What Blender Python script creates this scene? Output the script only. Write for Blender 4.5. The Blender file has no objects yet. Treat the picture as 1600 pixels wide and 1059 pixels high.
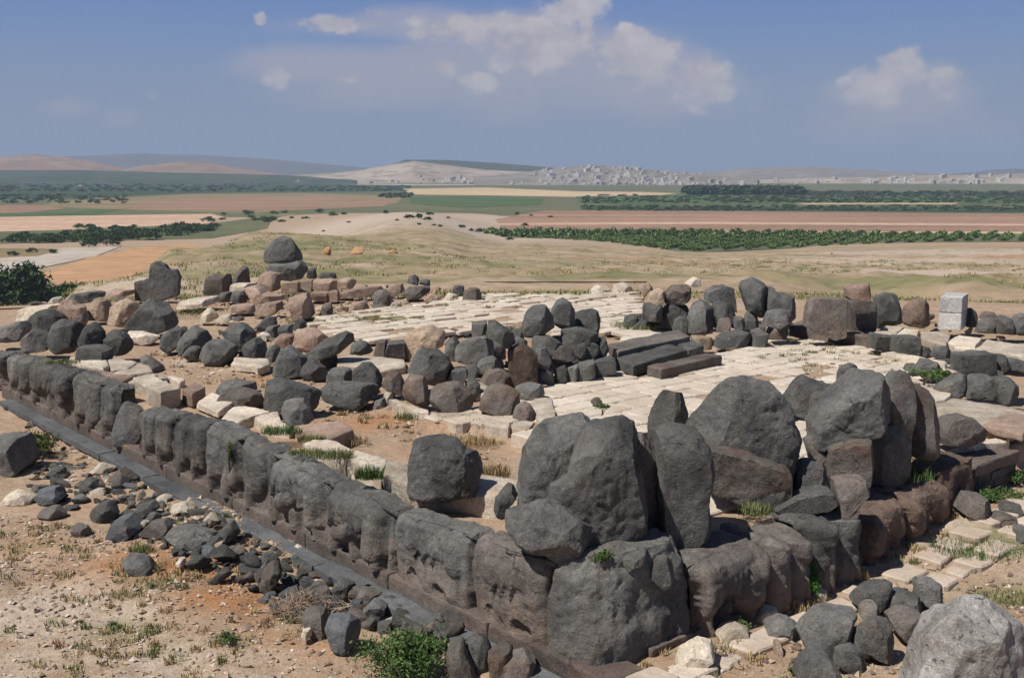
import bpy, math, random
import numpy as np
from mathutils import Vector

# ------------------------------------------------------------------ camera, sky, sun, exposure
SC = bpy.context.scene
COL = SC.collection
F, CH = 1715.0, 6.5                       # focal length in photo pixels, camera height
PIT = math.atan((529.5 - 266) / F)
SP, CP = math.sin(PIT), math.cos(PIT)
cd = bpy.data.cameras.new('camera')
cd.sensor_width = 36; cd.lens = 36 * F / 1600
cd.clip_start = .1; cd.clip_end = 60000
cam = bpy.data.objects.new('camera', cd); COL.objects.link(cam)
cam.location = (0, 0, CH); cam.rotation_euler = (math.pi / 2 - PIT, 0, 0)
SC.camera = cam
SC.view_settings.view_transform = 'Standard'; SC.view_settings.look = 'None'
SC.view_settings.gamma = 1; SC.view_settings.exposure = 0.0
SC.cycles.max_bounces = 5; SC.cycles.diffuse_bounces = 2; SC.cycles.volume_bounces = 0
SUN = Vector((-.86, -.51, 0)).normalized() * math.cos(math.radians(57)) + Vector((0, 0, math.sin(math.radians(57))))
ld = bpy.data.lights.new('sun', 'SUN'); ld.energy = 4.9; ld.angle = math.radians(.5); ld.color = (1, .965, .905)
sun = bpy.data.objects.new('sun', ld); COL.objects.link(sun)
sun.rotation_euler = (-SUN).to_track_quat('-Z', 'Y').to_euler(); sun.location = (-40, -30, 80)

def ray(px, py):
    u, v = (px - 800) / F, (py - 529.5) / F
    return np.array([u, CP - v * SP, -(SP + v * CP)])
def at(px, py, z):                        # point of the photo on the level z
    d = ray(px, py); t = (z - CH) / d[2]
    return np.array([0, 0, CH]) + d * t
def atd(px, py, dep):                     # point of the photo at the distance dep
    d = ray(px, py)
    return np.array([0, 0, CH]) + d * (dep / d[1])

W = bpy.data.worlds.new('World'); SC.world = W; W.use_nodes = True
def world():
    nt = W.node_tree; N = nt.nodes; L = nt.links
    bg = N['Background']; bg.inputs[1].default_value = .1
    sky = N.new('ShaderNodeTexSky'); sky.sky_type = 'NISHITA'; sky.sun_disc = False
    sky.sun_elevation = math.radians(57); sky.sun_rotation = math.atan2(SUN.x, SUN.y)
    sky.air_density = 1.2; sky.dust_density = 2.5
    tc = N.new('ShaderNodeTexCoord')
    sep = N.new('ShaderNodeSeparateXYZ'); L.new(tc.outputs['Generated'], sep.inputs[0])
    def M(op, a, b=None, c=None):
        n = N.new('ShaderNodeMath'); n.operation = op
        for i, v in enumerate((a, b, c)):
            if v is None: continue
            if isinstance(v, (int, float)): n.inputs[i].default_value = v
            else: L.new(v, n.inputs[i])
        return n.outputs[0]
    x, y, z = sep.outputs
    yy = M('MAXIMUM', y, .05)
    X, Z = M('DIVIDE', x, yy), M('DIVIDE', z, yy)
    # clear-sky colour by height
    rp = N.new('ShaderNodeValToRGB'); L.new(z, rp.inputs[0])
    e = rp.color_ramp.elements
    e[0].position = 0; e[0].color = (.27, .30, .42, 1)
    e[1].position = 1; e[1].color = (.02, .045, .13, 1)
    for p, c in ((.03, (.26, .30, .425, 1)), (.075, (.205, .285, .455, 1)), (.115, (.150, .250, .50, 1)), (.16, (.098, .190, .485, 1)), (.24, (.07, .13, .34, 1)), (.42, (.03, .065, .18, 1))):
        k = e.new(p); k.color = c
    sc10 = N.new('ShaderNodeVectorMath'); sc10.operation = 'SCALE'; sc10.inputs[3].default_value = 10
    L.new(rp.outputs[0], sc10.inputs[0])
    mx = N.new('ShaderNodeMix'); mx.data_type = 'RGBA'; mx.inputs[0].default_value = .9
    L.new(sky.outputs[0], mx.inputs[6]); L.new(sc10.outputs[0], mx.inputs[7])
    # clouds: a few soft lobes broken up by noise, placed by direction
    cmb = N.new('ShaderNodeCombineXYZ'); L.new(X, cmb.inputs[0]); L.new(Z, cmb.inputs[1])
    def noise(scale, det, rough, off):
        n = N.new('ShaderNodeTexNoise'); n.inputs['Scale'].default_value = scale
        n.inputs['Detail'].default_value = det; n.inputs['Roughness'].default_value = rough
        mp = N.new('ShaderNodeMapping'); mp.inputs['Location'].default_value = off; mp.inputs['Scale'].default_value = (1, 1.5, 1)
        L.new(cmb.outputs[0], mp.inputs[0]); L.new(mp.outputs[0], n.inputs[0])
        return n.outputs[0]
    n1 = noise(22, 9, .62, (3, 1, 0)); n2 = noise(10, 6, .6, (7, 4, 0))
    def lobes(lst):
        acc = None
        for (px, py, wx, wy, s) in lst:
            d = ray(px, py); a, b = d[0] / d[1], d[2] / d[1]
            p = M('POWER', M('MULTIPLY', M('SUBTRACT', X, float(a)), F / wx), 2.0)
            q = M('POWER', M('MULTIPLY', M('SUBTRACT', Z, float(b)), F / wy), 2.0)
            v = M('MULTIPLY', M('SUBTRACT', 1.0, M('ADD', p, q)), s)
            v = M('MAXIMUM', v, -1.0)
            acc = v if acc is None else M('MAXIMUM', acc, v)
        return acc
    hard = lobes([(985, 75, 57, 36, 1.3), (1095, 125, 57, 52, 1.2), (690, 105, 31, 23, 1.0), (745, 130, 35, 18, .9), (432, 122, 24, 24, .8),
                  (1408, 112, 49, 45, 1.35), (1365, 145, 61, 43, 1.1), (1475, 130, 37, 32, 1.1), (900, 8, 64, 27, .95), (915, 45, 14, 40, .7), (540, 122, 22, 12, .7),
                  (750, 48, 139, 30, 1.05), (835, 70, 112, 48, 1.15), (520, 36, 64, 20, 1.0), (407, 30, 16, 12, .9), (240, 145, 18, 14, .45), (590, 18, 37, 10, .5), (1010, 110, 83, 54, .9)])
    soft = lobes([(600, 105, 290, 42, 1.2), (840, 95, 260, 66, 1.5), (1010, 125, 160, 60, 1.4), (1410, 150, 130, 55, 1.3), (690, 40, 240, 30, .9), (760, 130, 400, 50, .9), (110, 170, 48, 16, .6), (185, 185, 30, 16, .5), (900, 150, 330, 48, .6), (1420, 190, 170, 40, .5)])
    def sstep(v, a, b):
        n = N.new('ShaderNodeMapRange'); n.interpolation_type = 'SMOOTHSTEP'
        n.inputs[1].default_value = a; n.inputs[2].default_value = b
        L.new(v, n.inputs[0]); return n.outputs[0]
    front = sstep(y, .05, .2)
    hm = M('MULTIPLY', sstep(M('ADD', hard, M('MULTIPLY', M('SUBTRACT', n1, .5), 4.0)), .08, .85), .86)
    sm = M('MULTIPLY', sstep(M('ADD', soft, M('MULTIPLY', M('SUBTRACT', n2, .5), 2.6)), -.40, 1.05), .76)
    hm, sm = M('MULTIPLY', hm, front), M('MULTIPLY', sm, front)
    def lay(base, fac, colr):
        m = N.new('ShaderNodeMix'); m.data_type = 'RGBA'
        L.new(fac, m.inputs[0]); L.new(base, m.inputs[6])
        if isinstance(colr, tuple): m.inputs[7].default_value = colr
        else: L.new(colr, m.inputs[7])
        return m.outputs[2]
    c = lay(mx.outputs[2], sm, (4.1, 3.95, 4.6, 1))
    cr = N.new('ShaderNodeValToRGB'); L.new(n1, cr.inputs[0])
    cr.color_ramp.elements[0].position = .38; cr.color_ramp.elements[0].color = (.40, .375, .43, 1)
    cr.color_ramp.elements[1].position = .66; cr.color_ramp.elements[1].color = (.62, .565, .56, 1)
    s2 = N.new('ShaderNodeVectorMath'); s2.operation = 'SCALE'; s2.inputs[3].default_value = 10; L.new(cr.outputs[0], s2.inputs[0])
    c = lay(c, hm, s2.outputs[0])
    L.new(c, bg.inputs[0])
world()

# ------------------------------------------------------------------ noise and mesh helpers
def _hash(i, j, k, s):
    n = (i * 374761393 + j * 668265263 + k * 2147483647 + s * 974634777) & 0xFFFFFFFF
    n = ((n ^ (n >> 13)) * 1274126177) & 0xFFFFFFFF
    n = (n ^ (n >> 16)) & 0xFFFFFFFF
    n = (n * 2246822519) & 0xFFFFFFFF
    return ((n ^ (n >> 15)) & 0xFFFF) / 65535.0
def vnoise(P, s=0):
    P = np.asarray(P, float); I = np.floor(P).astype(np.int64); f = P - I; f = f * f * f * (f * (f * 6 - 15) + 10)
    i, j, k = I[:, 0], I[:, 1], I[:, 2]; r = 0
    for a in (0, 1):
        for b in (0, 1):
            for c in (0, 1):
                w = (f[:, 0] if a else 1 - f[:, 0]) * (f[:, 1] if b else 1 - f[:, 1]) * (f[:, 2] if c else 1 - f[:, 2])
                r = r + w * _hash(i + a, j + b, k + c, s)
    return r * 2 - 1
def fbm(P, s=0, o=4, g=.5):
    P = np.asarray(P, float); r = 0; a = 1
    for q in range(o):
        r = r + a * vnoise(P * 2 ** q + q * 17.3, s + q); a *= g
    return r
def sst(x, a, b):
    t = np.clip((np.asarray(x, float) - a) / (b - a), 0, 1); return t * t * (3 - 2 * t)

def mesh_from(name, V, Fc, mats, smooth=None, mi=None):
    me = bpy.data.meshes.new(name)
    me.from_pydata(np.asarray(V).tolist(), [], Fc if isinstance(Fc, list) else Fc.tolist())
    for m in (mats if isinstance(mats, (list, tuple)) else [mats]): me.materials.append(m)
    if mi is not None: me.polygons.foreach_set('material_index', np.asarray(mi, dtype=np.int32))
    if smooth is not None:
        me.shade_smooth()
        if smooth < 170: me.set_sharp_from_angle(angle=math.radians(smooth))
    me.update(); return me
def link(name, me, loc=(0, 0, 0), parent=None, **pr):
    o = bpy.data.objects.new(name, me); COL.objects.link(o); o.location = loc
    if parent: o.parent = parent
    for k, v in pr.items():
        if v: o[k] = v
    return o
def place(name, V, Fc, mat, smooth=None, parent=None, mi=None, **pr):   # mesh with its origin at its base
    V = np.asarray(V, float); c = np.array([V[:, 0].mean(), V[:, 1].mean(), V[:, 2].min()])
    if parent is not None: c = np.array(parent.location)
    o = link(name, mesh_from(name, V - c, Fc, mat, smooth, mi), (0, 0, 0) if parent is not None else c, parent, **pr)
    return o
def vnormals(V, Q):
    V = np.asarray(V); n = np.zeros_like(V)
    for q in ([Q[:, :4]] if Q.shape[1] == 4 else [Q]):
        a = V[q[:, 2]] - V[q[:, 0]]; b = V[q[:, 3 if q.shape[1] == 4 else 1]] - V[q[:, 1 if q.shape[1] == 4 else 0]]
        fn = np.cross(a, b)
        for k in range(q.shape[1]): np.add.at(n, q[:, k], fn)
    return n / np.maximum(np.linalg.norm(n, axis=1, keepdims=True), 1e-9)
def ring_faces(M, N):                     # M rings of N points, closed round the ring
    i, j = np.meshgrid(np.arange(M - 1), np.arange(N), indexing='ij')
    a = i * N + j; b = i * N + (j + 1) % N
    return np.stack([a, b, b + N, a + N], -1).reshape(-1, 4)
def front_facets(V, rng, n):               # broad broken faces towards front, top and back; the outline keeps its shape
    c = V.mean(0)
    if n > 3:                               # one flank turned right, one face turned front left, a sloping top: shaped to set lit faces against a shaded flank
        for d, q0, q1 in (((.86, -.48, .06), .56, .80), ((-.42, -.85, .22), .66, .86), ((-.08, -.52, .80), .70, .90)):
            d = np.array(d) + rng.normal(size=3) * .13; d /= np.linalg.norm(d); h = (V - c) @ d; q = h.max() * rng.uniform(q0, q1); o = h > q; V[o] -= np.outer((h[o] - q) * .985, d)
        n -= 3
    for k in range(n):
        d = np.array([rng.normal() * .55, -abs(rng.normal()) - .45, rng.normal() * .32 + .18]); d[1] *= 1 if k % 3 else -1
        d /= np.linalg.norm(d); h = (V - c) @ d; m = h.max(); q = m * (rng.uniform(.70, .93) if n > 1 else rng.uniform(.86, .97))
        o = h > q; V[o] -= np.outer((h[o] - q) * .985, d)
    return V
def chips(V, rng, n, lo=.80, hi=.97):                      # small breaks along edges and corners, in every direction
    c = V.mean(0)
    for k in range(n):
        d = rng.normal(size=3); d[2] = abs(d[2]) if k % 2 else d[2]; d /= np.linalg.norm(d); h = (V - c) @ d; q = h.max() * rng.uniform(lo, hi); o = h > q; V[o] -= np.outer(h[o] - q, d)
    return V
def facet(V, rng, n, lo=.74, hi=.95, updir=.25):
    c = V.mean(0)
    for _ in range(n):
        d = rng.normal(size=3); d[2] += updir; d /= np.linalg.norm(d)
        h = (V - c) @ d; m = h.max(); k = m * rng.uniform(lo, hi)
        o = h > k; V[o] -= np.outer((h[o] - k) * .93, d)
    return V
def rough(V, Q, amp, freq, s, o=4):
    n = vnormals(V, Q); 
    return V + n * (amp * fbm(V * freq, s, o))[:, None]
def inside_poly(x, y, poly):
    r = np.zeros(np.shape(x), bool); n = len(poly); j = n - 1
    for i in range(n):
        xi, yi, xj, yj = poly[i][0], poly[i][1], poly[j][0], poly[j][1]
        c = ((yi > y) != (yj > y)) & (x < (xj - xi) * (y - yi) / (yj - yi + 1e-12) + xi)
        r ^= c; j = i
    return r
def box_vf(x0, x1, y0, y1, z0, z1):
    V = [(x0, y0, z0), (x1, y0, z0), (x1, y1, z0), (x0, y1, z0), (x0, y0, z1), (x1, y0, z1), (x1, y1, z1), (x0, y1, z1)]
    return V, [(0, 3, 2, 1), (4, 5, 6, 7), (0, 1, 5, 4), (1, 2, 6, 5), (2, 3, 7, 6), (3, 0, 4, 7)]

# ------------------------------------------------------------------ materials
class Mat:
    def __init__(s, name, rough=.92):
        s.m = bpy.data.materials.new(name); s.m.use_nodes = True; s.nt = s.m.node_tree
        s.b = s.nt.nodes['Principled BSDF']; s.b.inputs['Roughness'].default_value = rough
        s.b.inputs['Specular IOR Level'].default_value = .25
        s.L = s.nt.links.new
    def n(s, t, **k):
        x = s.nt.nodes.new(t)
        for a, v in k.items(): setattr(x, a, v)
        return x
    def coord(s, obj=True):
        tc = s.n('ShaderNodeTexCoord'); oi = s.n('ShaderNodeObjectInfo')
        if not obj:
            g = s.n('ShaderNodeNewGeometry'); return g.outputs['Position']
        v = s.n('ShaderNodeVectorMath', operation='MULTIPLY_ADD'); v.inputs[1].default_value = (1, 1, 1)
        cb = s.n('ShaderNodeCombineXYZ'); mu = s.n('ShaderNodeMath', operation='MULTIPLY'); mu.inputs[1].default_value = 60
        s.L(oi.outputs['Random'], mu.inputs[0]); s.L(mu.outputs[0], cb.inputs[0]); s.L(mu.outputs[0], cb.inputs[2])
        s.L(tc.outputs['Object'], v.inputs[0]); s.L(cb.outputs[0], v.inputs[2]); return v.outputs[0]
    def noise(s, vec, scale, det=5, ro=.6, dist=0):
        x = s.n('ShaderNodeTexNoise'); x.inputs['Scale'].default_value = scale; x.inputs['Detail'].default_value = det
        x.inputs['Roughness'].default_value = ro; x.inputs['Distortion'].default_value = dist
        if vec is not None: s.L(vec, x.inputs[0])
        return x.outputs[0]
    def ramp(s, fac, *st):
        x = s.n('ShaderNodeValToRGB'); e = x.color_ramp.elements
        while len(e) < len(st): e.new(.5)
        for k, (p, c) in enumerate(st):
            e[k].position = p; e[k].color = (c if isinstance(c, tuple) else (c, c, c)) + (1,)
        s.L(fac, x.inputs[0]); return x.outputs[0]
    def mix(s, f, a, b, blend='MIX'):
        x = s.n('ShaderNodeMix', data_type='RGBA', blend_type=blend)
        for i, v in ((0, f), (6, a), (7, b)):
            if isinstance(v, tuple): x.inputs[i].default_value = v + (1,)
            elif isinstance(v, (int, float)): x.inputs[i].default_value = v
            else: s.L(v, x.inputs[i])
        return x.outputs[2]
    def rnd(s, lo, hi):
        oi = s.n('ShaderNodeObjectInfo'); mr = s.n('ShaderNodeMapRange')
        mr.inputs[3].default_value = lo; mr.inputs[4].default_value = hi; s.L(oi.outputs['Random'], mr.inputs[0]); return mr.outputs[0]
    def math(s, op, a, b):
        x = s.n('ShaderNodeMath', operation=op)
        for i, v in enumerate((a, b)):
            if isinstance(v, (int, float)): x.inputs[i].default_value = v
            else: s.L(v, x.inputs[i])
        return x.outputs[0]
    def bump(s, h, dist, strength=1.0, prev=None):
        x = s.n('ShaderNodeBump'); x.inputs['Distance'].default_value = dist; x.inputs['Strength'].default_value = strength
        s.L(h, x.inputs['Height'])
        if prev is not None: s.L(prev, x.inputs['Normal'])
        return x.outputs[0]
    def done(s, col=None, nrm=None):
        if col is not None: s.L(col, s.b.inputs['Base Color'])
        if nrm is not None: s.L(nrm, s.b.inputs['Normal'])
        return s.m

def rock_mat(name, c1, c2, spot, spotamt=.60, pit=0.0, brown=None, bmp=1.0, fine=1.0, low=None):
    m = Mat(name); v = m.coord()
    a = m.noise(v, 1.3, 6, .65, .4); b = m.noise(v, 11, 5, .7); f = m.noise(v, 42 * fine, 3, .6)
    col = m.mix(m.ramp(a, (.34, 0.0), (.66, 1.0)), c1, c2)
    if brown: col = m.mix(m.ramp(m.noise(v, .9, 5, .6, .8), (.50, 0.0), (.68, .75)), col, brown)
    col = m.mix(m.ramp(b, (.3, .62), (.75, 1.25)), (0.0, 0.0, 0.0), col, 'MIX') if False else m.mix(1.0, col, m.ramp(b, (.28, .70), (.74, 1.22)), 'MULTIPLY')
    col = m.mix(1.0, col, m.ramp(f, (.3, .74), (.7, 1.2)), 'MULTIPLY')
    vc = m.n('ShaderNodeTexVoronoi', feature='DISTANCE_TO_EDGE'); vc.inputs['Scale'].default_value = 1.15
    wv = m.n('ShaderNodeVectorMath', operation='MULTIPLY_ADD'); wv.inputs[1].default_value = (.5, .5, .5); nn = m.n('ShaderNodeTexNoise'); nn.inputs['Scale'].default_value = 2.6; nn.inputs['Detail'].default_value = 5; m.L(v, nn.inputs[0]); m.L(nn.outputs['Color'], wv.inputs[0]); m.L(v, wv.inputs[2]); m.L(wv.outputs[0], vc.inputs[0])
    crack = m.math('MAXIMUM', m.ramp(vc.outputs['Distance'], (.0, 0.0), (.014, 1.0)), m.ramp(m.noise(v, 1.7, 3, .6), (.36, 0.0), (.44, 1.0)))
    col = m.mix(1.0, col, m.ramp(crack, (0.0, .62), (1.0, 1.0)), 'MULTIPLY')
    col = m.mix(1.0, col, m.ramp(m.noise(v, .55, 5, .7, .6), (.30, .66), (.70, 1.30)), 'MULTIPLY')
    if low:                                 # the sheltered lower part keeps the stone's brownish colour, streaked from above
        tz = m.n('ShaderNodeTexCoord'); sz = m.n('ShaderNodeSeparateXYZ'); m.L(tz.outputs['Object'], sz.inputs[0]); mpz = m.n('ShaderNodeMapping'); mpz.inputs['Scale'].default_value = (5, 5, .7); m.L(v, mpz.inputs[0])
        stz = m.noise(mpz.outputs[0], 1.0, 5, .65)
        hz_ = m.math('SUBTRACT', sz.outputs[2], m.math('MULTIPLY', m.math('SUBTRACT', stz, .5), 1.3))
        col = m.mix(m.ramp(hz_, (.30, .85), (.62, 0.0)), col, low); col = m.mix(1.0, col, m.ramp(stz, (.32, .76), (.68, 1.2)), 'MULTIPLY')
    lich = m.math('MULTIPLY', m.ramp(m.noise(v, 17, 4, .7), (spotamt, 0.0), (spotamt + .07, .75)), m.ramp(m.noise(v, 2.3, 3, .6), (.46, 0.0), (.62, 1.0)))
    col = m.mix(lich, col, spot)
    r = m.rnd(.78, 1.22)
    cb = m.n('ShaderNodeCombineColor'); [m.L(r, cb.inputs[i]) for i in range(3)]
    col = m.mix(1.0, col, cb.outputs[0], 'MULTIPLY')
    n1 = m.bump(m.noise(v, 4, 7, .72), .085 * bmp)
    n1 = m.bump(m.noise(v, 26, 4, .7), .028 * bmp, 1, n1); n1 = m.bump(crack, .03 * bmp, 1, n1)
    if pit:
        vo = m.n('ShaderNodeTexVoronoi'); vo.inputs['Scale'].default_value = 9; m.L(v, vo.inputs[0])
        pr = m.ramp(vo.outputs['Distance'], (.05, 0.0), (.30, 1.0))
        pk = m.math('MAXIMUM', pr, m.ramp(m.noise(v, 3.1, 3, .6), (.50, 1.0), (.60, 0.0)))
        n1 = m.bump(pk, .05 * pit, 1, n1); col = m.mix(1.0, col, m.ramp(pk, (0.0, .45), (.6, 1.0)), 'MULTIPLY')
    return m.done(col, n1)
MB = rock_mat('dark_basalt', (.092, .091, .084), (.188, .183, .167), (.38, .32, .28), .61, brown=(.185, .165, .142))
MG = rock_mat('grey_basalt', (.155, .149, .138), (.245, .235, .215), (.30, .29, .26), .62, brown=(.15, .115, .095))
MBB = rock_mat('brown_basalt', (.148, .130, .115), (.228, .198, .172), (.28, .22, .19), .64, brown=(.19, .115, .075))
MR = rock_mat('reddish_stone', (.145, .105, .082), (.235, .165, .125), (.33, .26, .2), .62, brown=(.12, .085, .07))
ML = rock_mat('pale_limestone', (.55, .46, .355), (.70, .61, .49), (.74, .68, .58), .6, brown=(.50, .37, .26), bmp=.7)
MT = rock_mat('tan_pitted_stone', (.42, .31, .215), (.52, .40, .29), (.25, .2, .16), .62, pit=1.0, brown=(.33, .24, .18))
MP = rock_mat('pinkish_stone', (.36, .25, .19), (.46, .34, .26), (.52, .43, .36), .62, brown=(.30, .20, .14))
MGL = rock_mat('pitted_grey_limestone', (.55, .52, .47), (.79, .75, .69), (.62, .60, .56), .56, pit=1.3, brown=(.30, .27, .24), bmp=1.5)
MW = rock_mat('whitish_concrete', (.52, .51, .48), (.62, .61, .58), (.44, .42, .38), .6, bmp=.35)
MK = rock_mat('blue_grey_kerb_stone', (.115, .120, .125), (.155, .16, .165), (.26, .25, .23), .66, brown=(.15, .14, .13), bmp=.5)
MPL = rock_mat('brownish_plinth_stone', (.125, .100, .084), (.165, .135, .115), (.26, .23, .2), .64, brown=(.19, .13, .10), bmp=.6)
MOB = rock_mat('carved_basalt', (.098, .096, .089), (.196, .190, .174), (.40, .35, .31), .60, brown=(.175, .155, .132), low=(.21, .172, .142))
MOX = rock_mat('carved_brown_basalt', (.142, .125, .111), (.226, .195, .168), (.32, .27, .24), .62, brown=(.17, .16, .145), low=(.22, .165, .130))
MATS = {'B': MB, 'G': MG, 'X': MBB, 'R': MR, 'L': ML, 'T': MT, 'P': MP, 'Z': MGL, 'W': MW, 'K': MK, 'M': MPL}

def leaf_mat(name, c1, c2):
    m = Mat(name, .7); v = m.coord()
    g = m.n('ShaderNodeNewGeometry')
    col = m.mix(m.ramp(m.noise(v, 2.2, 3), (.35, 0.0), (.65, 1.0)), c1, c2)
    r = m.n('ShaderNodeMapRange'); r.inputs[3].default_value = .6; r.inputs[4].default_value = 1.4; m.L(g.outputs['Random Per Island'], r.inputs[0])
    cb = m.n('ShaderNodeCombineColor'); [m.L(r.outputs[0], cb.inputs[i]) for i in range(3)]
    return m.done(m.mix(1.0, col, cb.outputs[0], 'MULTIPLY'))
LF_GREEN = leaf_mat('green_leaves', (.055, .105, .025), (.11, .165, .052))
LF_BRIGHT = leaf_mat('bright_green_leaves', (.035, .13, .012), (.07, .19, .03))
LF_DARK = leaf_mat('dark_leaves', (.028, .056, .016), (.060, .095, .028))
LF_OLIVE = leaf_mat('olive_leaves', (.075, .095, .025), (.13, .14, .05))
LF_DRY = leaf_mat('dry_grass', (.30, .20, .09), (.42, .32, .17))
LF_GRASS = leaf_mat('grass_blades', (.12, .15, .045), (.22, .22, .095))
LF_ORCH = leaf_mat('orchard_leaves', (.040, .080, .018), (.070, .120, .030))
TWIG = leaf_mat('dry_twigs', (.22, .15, .10), (.45, .36, .27))
BARK = leaf_mat('bark', (.07, .05, .035), (.12, .09, .06))
# ------------------------------------------------------------------ layout of the temple platform
DL = np.array([-.651, .7595]); DL /= np.linalg.norm(DL); NL = np.array([-DL[1], DL[0]])       # left wall: along, outward
DR = -NL; NR = np.array([DR[1], -DR[0]])          # right wall: along, outward
KL = at(572, 896, .15)[:2]; KR = None
KR = at(1080, 862, 1.38)[:2] + NR * .25
_s = np.linalg.solve(np.stack([DL, -DR], 1), KR - KL); C0 = KL + DL * _s[0]
AB = np.linalg.inv(np.stack([DR, DL], 1))
def local(x, y):
    q = AB @ np.stack([np.ravel(x) - C0[0], np.ravel(y) - C0[1]]); return q[0], q[1]
def wall_uz(px, py, side, off=0.0):       # photo point on the wall's upright plane -> distance along, height
    K, d, n = (KL, DL, NL) if side == 'L' else (KR, DR, NR)
    r = ray(px, py); t = ((K + n * off) @ n) / (r[:2] @ n); P = np.array([0, 0, CH]) + r * t
    return (P[:2] - C0) @ d, P[2]
ZIN, ZPAV = 1.18, 1.40
def zg(a): return np.interp(a, [-.6, 0, .3, 2.9, 5.2, 6.9, 9, 11, 14], [0, .16, .26, .35, .36, .44, .60, .64, .68])   # the ground rises along the right wall

# ------------------------------------------------------------------ terrain: the tell top, its slopes, the plain
PLAIN = -25.0
def zpy(py, dep): d = ray(0, py); return CH + d[2] / d[1] * dep
def prof(*st): return [s[0] for s in st], [zpy(s[1], s[0]) if s[1] > 60 else s[1] for s in st]
COLS = [(-700, prof((40, .8), (52, -.4), (70, -4), (110, -12), (170, -21), (230, -25), (260, -25))),
        (30, prof((40, .8), (52, -.2), (70, -3.5), (110, -11), (170, -20), (230, -25), (260, -25))),
        (140, prof((40, .9), (60, 462), (80, 438), (105, -5), (150, -15), (220, -25), (260, -25))),
        (280, prof((40, .9), (60, 453), (100, 415), (140, 393), (180, -9.5), (240, -20), (300, -25))),
        (400, prof((40, .9), (60, 448), (100, 410), (150, 385), (220, 362), (290, -13), (380, -25))),
        (640, prof((40, .9), (60, 445), (100, 414), (150, 396), (220, 379), (300, 364), (420, 347), (600, 331), (800, -25))),
        (800, prof((40, .9), (60, 444), (100, 425), (150, 410), (220, 397), (300, 388), (400, 380), (520, -25))),
        (1100, prof((40, .9), (60, 444), (100, 427), (150, 416), (220, 407), (300, 402), (400, 396), (430, -25))),
        (1600, prof((40, .9), (60, 455), (100, 436), (150, 420), (220, 408), (300, 398), (400, 388), (490, -25))),
        (2300, prof((40, .9), (60, 455), (100, 436), (150, 420), (220, 408), (300, 398), (400, 388), (490, -25)))]
COURT = [(640, 655), (790, 622), (850, 604), (960, 572), (1010, 580), (1130, 548), (1200, 530), (1320, 524), (1450, 548), (1490, 580), (1480, 640), (1330, 720), (1250, 790), (1190, 815), (1100, 838), (1000, 800), (850, 700), (815, 665)]
BACKC = [(500, 520), (490, 496), (560, 486), (660, 474), (760, 456), (1000, 456), (1010, 478), (985, 500), (940, 520), (900, 540), (840, 500), (640, 528)]
PAVED = [np.array([at(a, b, ZPAV)[:2] for a, b in pl]) for pl in (COURT, BACKC)]
def terrain_z(x, y):
    x = np.asarray(x, float).ravel(); y = np.asarray(y, float).ravel()
    r = np.hypot(x, y); fw = y > .4 * r
    dep = np.where(fw, y, r * .85); px = 800 + F * np.where(fw, x / np.maximum(y, .1), np.sign(x) * 1.2)
    zs = np.stack([np.interp(dep, *c[1]) for c in COLS]); cx = np.array([c[0] for c in COLS])
    i = np.clip(np.searchsorted(cx, px) - 1, 0, len(cx) - 2); t = sst(np.clip((px - cx[i]) / (cx[i + 1] - cx[i]), 0, 1), 0, 1)
    k = np.arange(len(x)); zp = zs[i, k] * (1 - t) + zs[i + 1, k] * t
    zp = np.where(y < 0, np.interp(r, [30, 260], [0, -25]), zp)
    P = np.stack([x, y, 0 * x], 1)
    n1 = fbm(P * .16, 3, 4); n2 = fbm(P * 1.1, 9, 3)
    slope = sst(r, 45, 70) * (1 - sst(dep, 350, 480)) * sst(zp, -25.5, -22)
    zp = zp + slope * (n1 * .55 + n2 * .05)
    zf = .07 * n1 + .035 * n2 + .10 * sst(fbm(P * .5, 21, 2), .1, .6)
    z0 = zf + (zp - zf) * sst(r, 33, 44)
    a, b = local(x, y)
    z0 = z0 + zg(a) * (1 - sst(b, -.1, .5) * (a < .3)) * (1 - sst(-b, 3.5, 10)) * (1 - sst(r, 33, 44))
    ins = sst(a, .28, .5) * sst(b, .28, .5) * (1 - sst(r, 46, 56)) * (y > 0)
    zi = ZIN + .05 * n1 + .03 * n2
    for pl in PAVED: zi = np.where(inside_poly(x, y, pl), ZPAV - .045 + .02 * n1, zi)
    return z0 + (zi - z0) * ins
def atz(px, py, z):                       # photo point on the ground outside the walls, else on the level z
    if z > .25: return at(px, py, z)
    P = at(px, py, z)
    for _ in range(8):
        a, b = local(P[0], P[1])             # points that fall under the wall keep to the ground at its foot
        P = at(px, py, z + (float(zg(a[0])) if a[0] > .2 and b[0] > 0 else terrain_z(P[0], P[1])[0]))
    return P
GP = []
def gpatch(px, py, z, rx, ry, ch, amt): P = atz(px, py, z); GP.append((P[0], P[1], rx, ry, ch, amt))
def gpatchd(px, dep, rx, ry, ch, amt): GP.append(((px - 800) / F * dep, dep, rx, ry, ch, amt))
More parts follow.
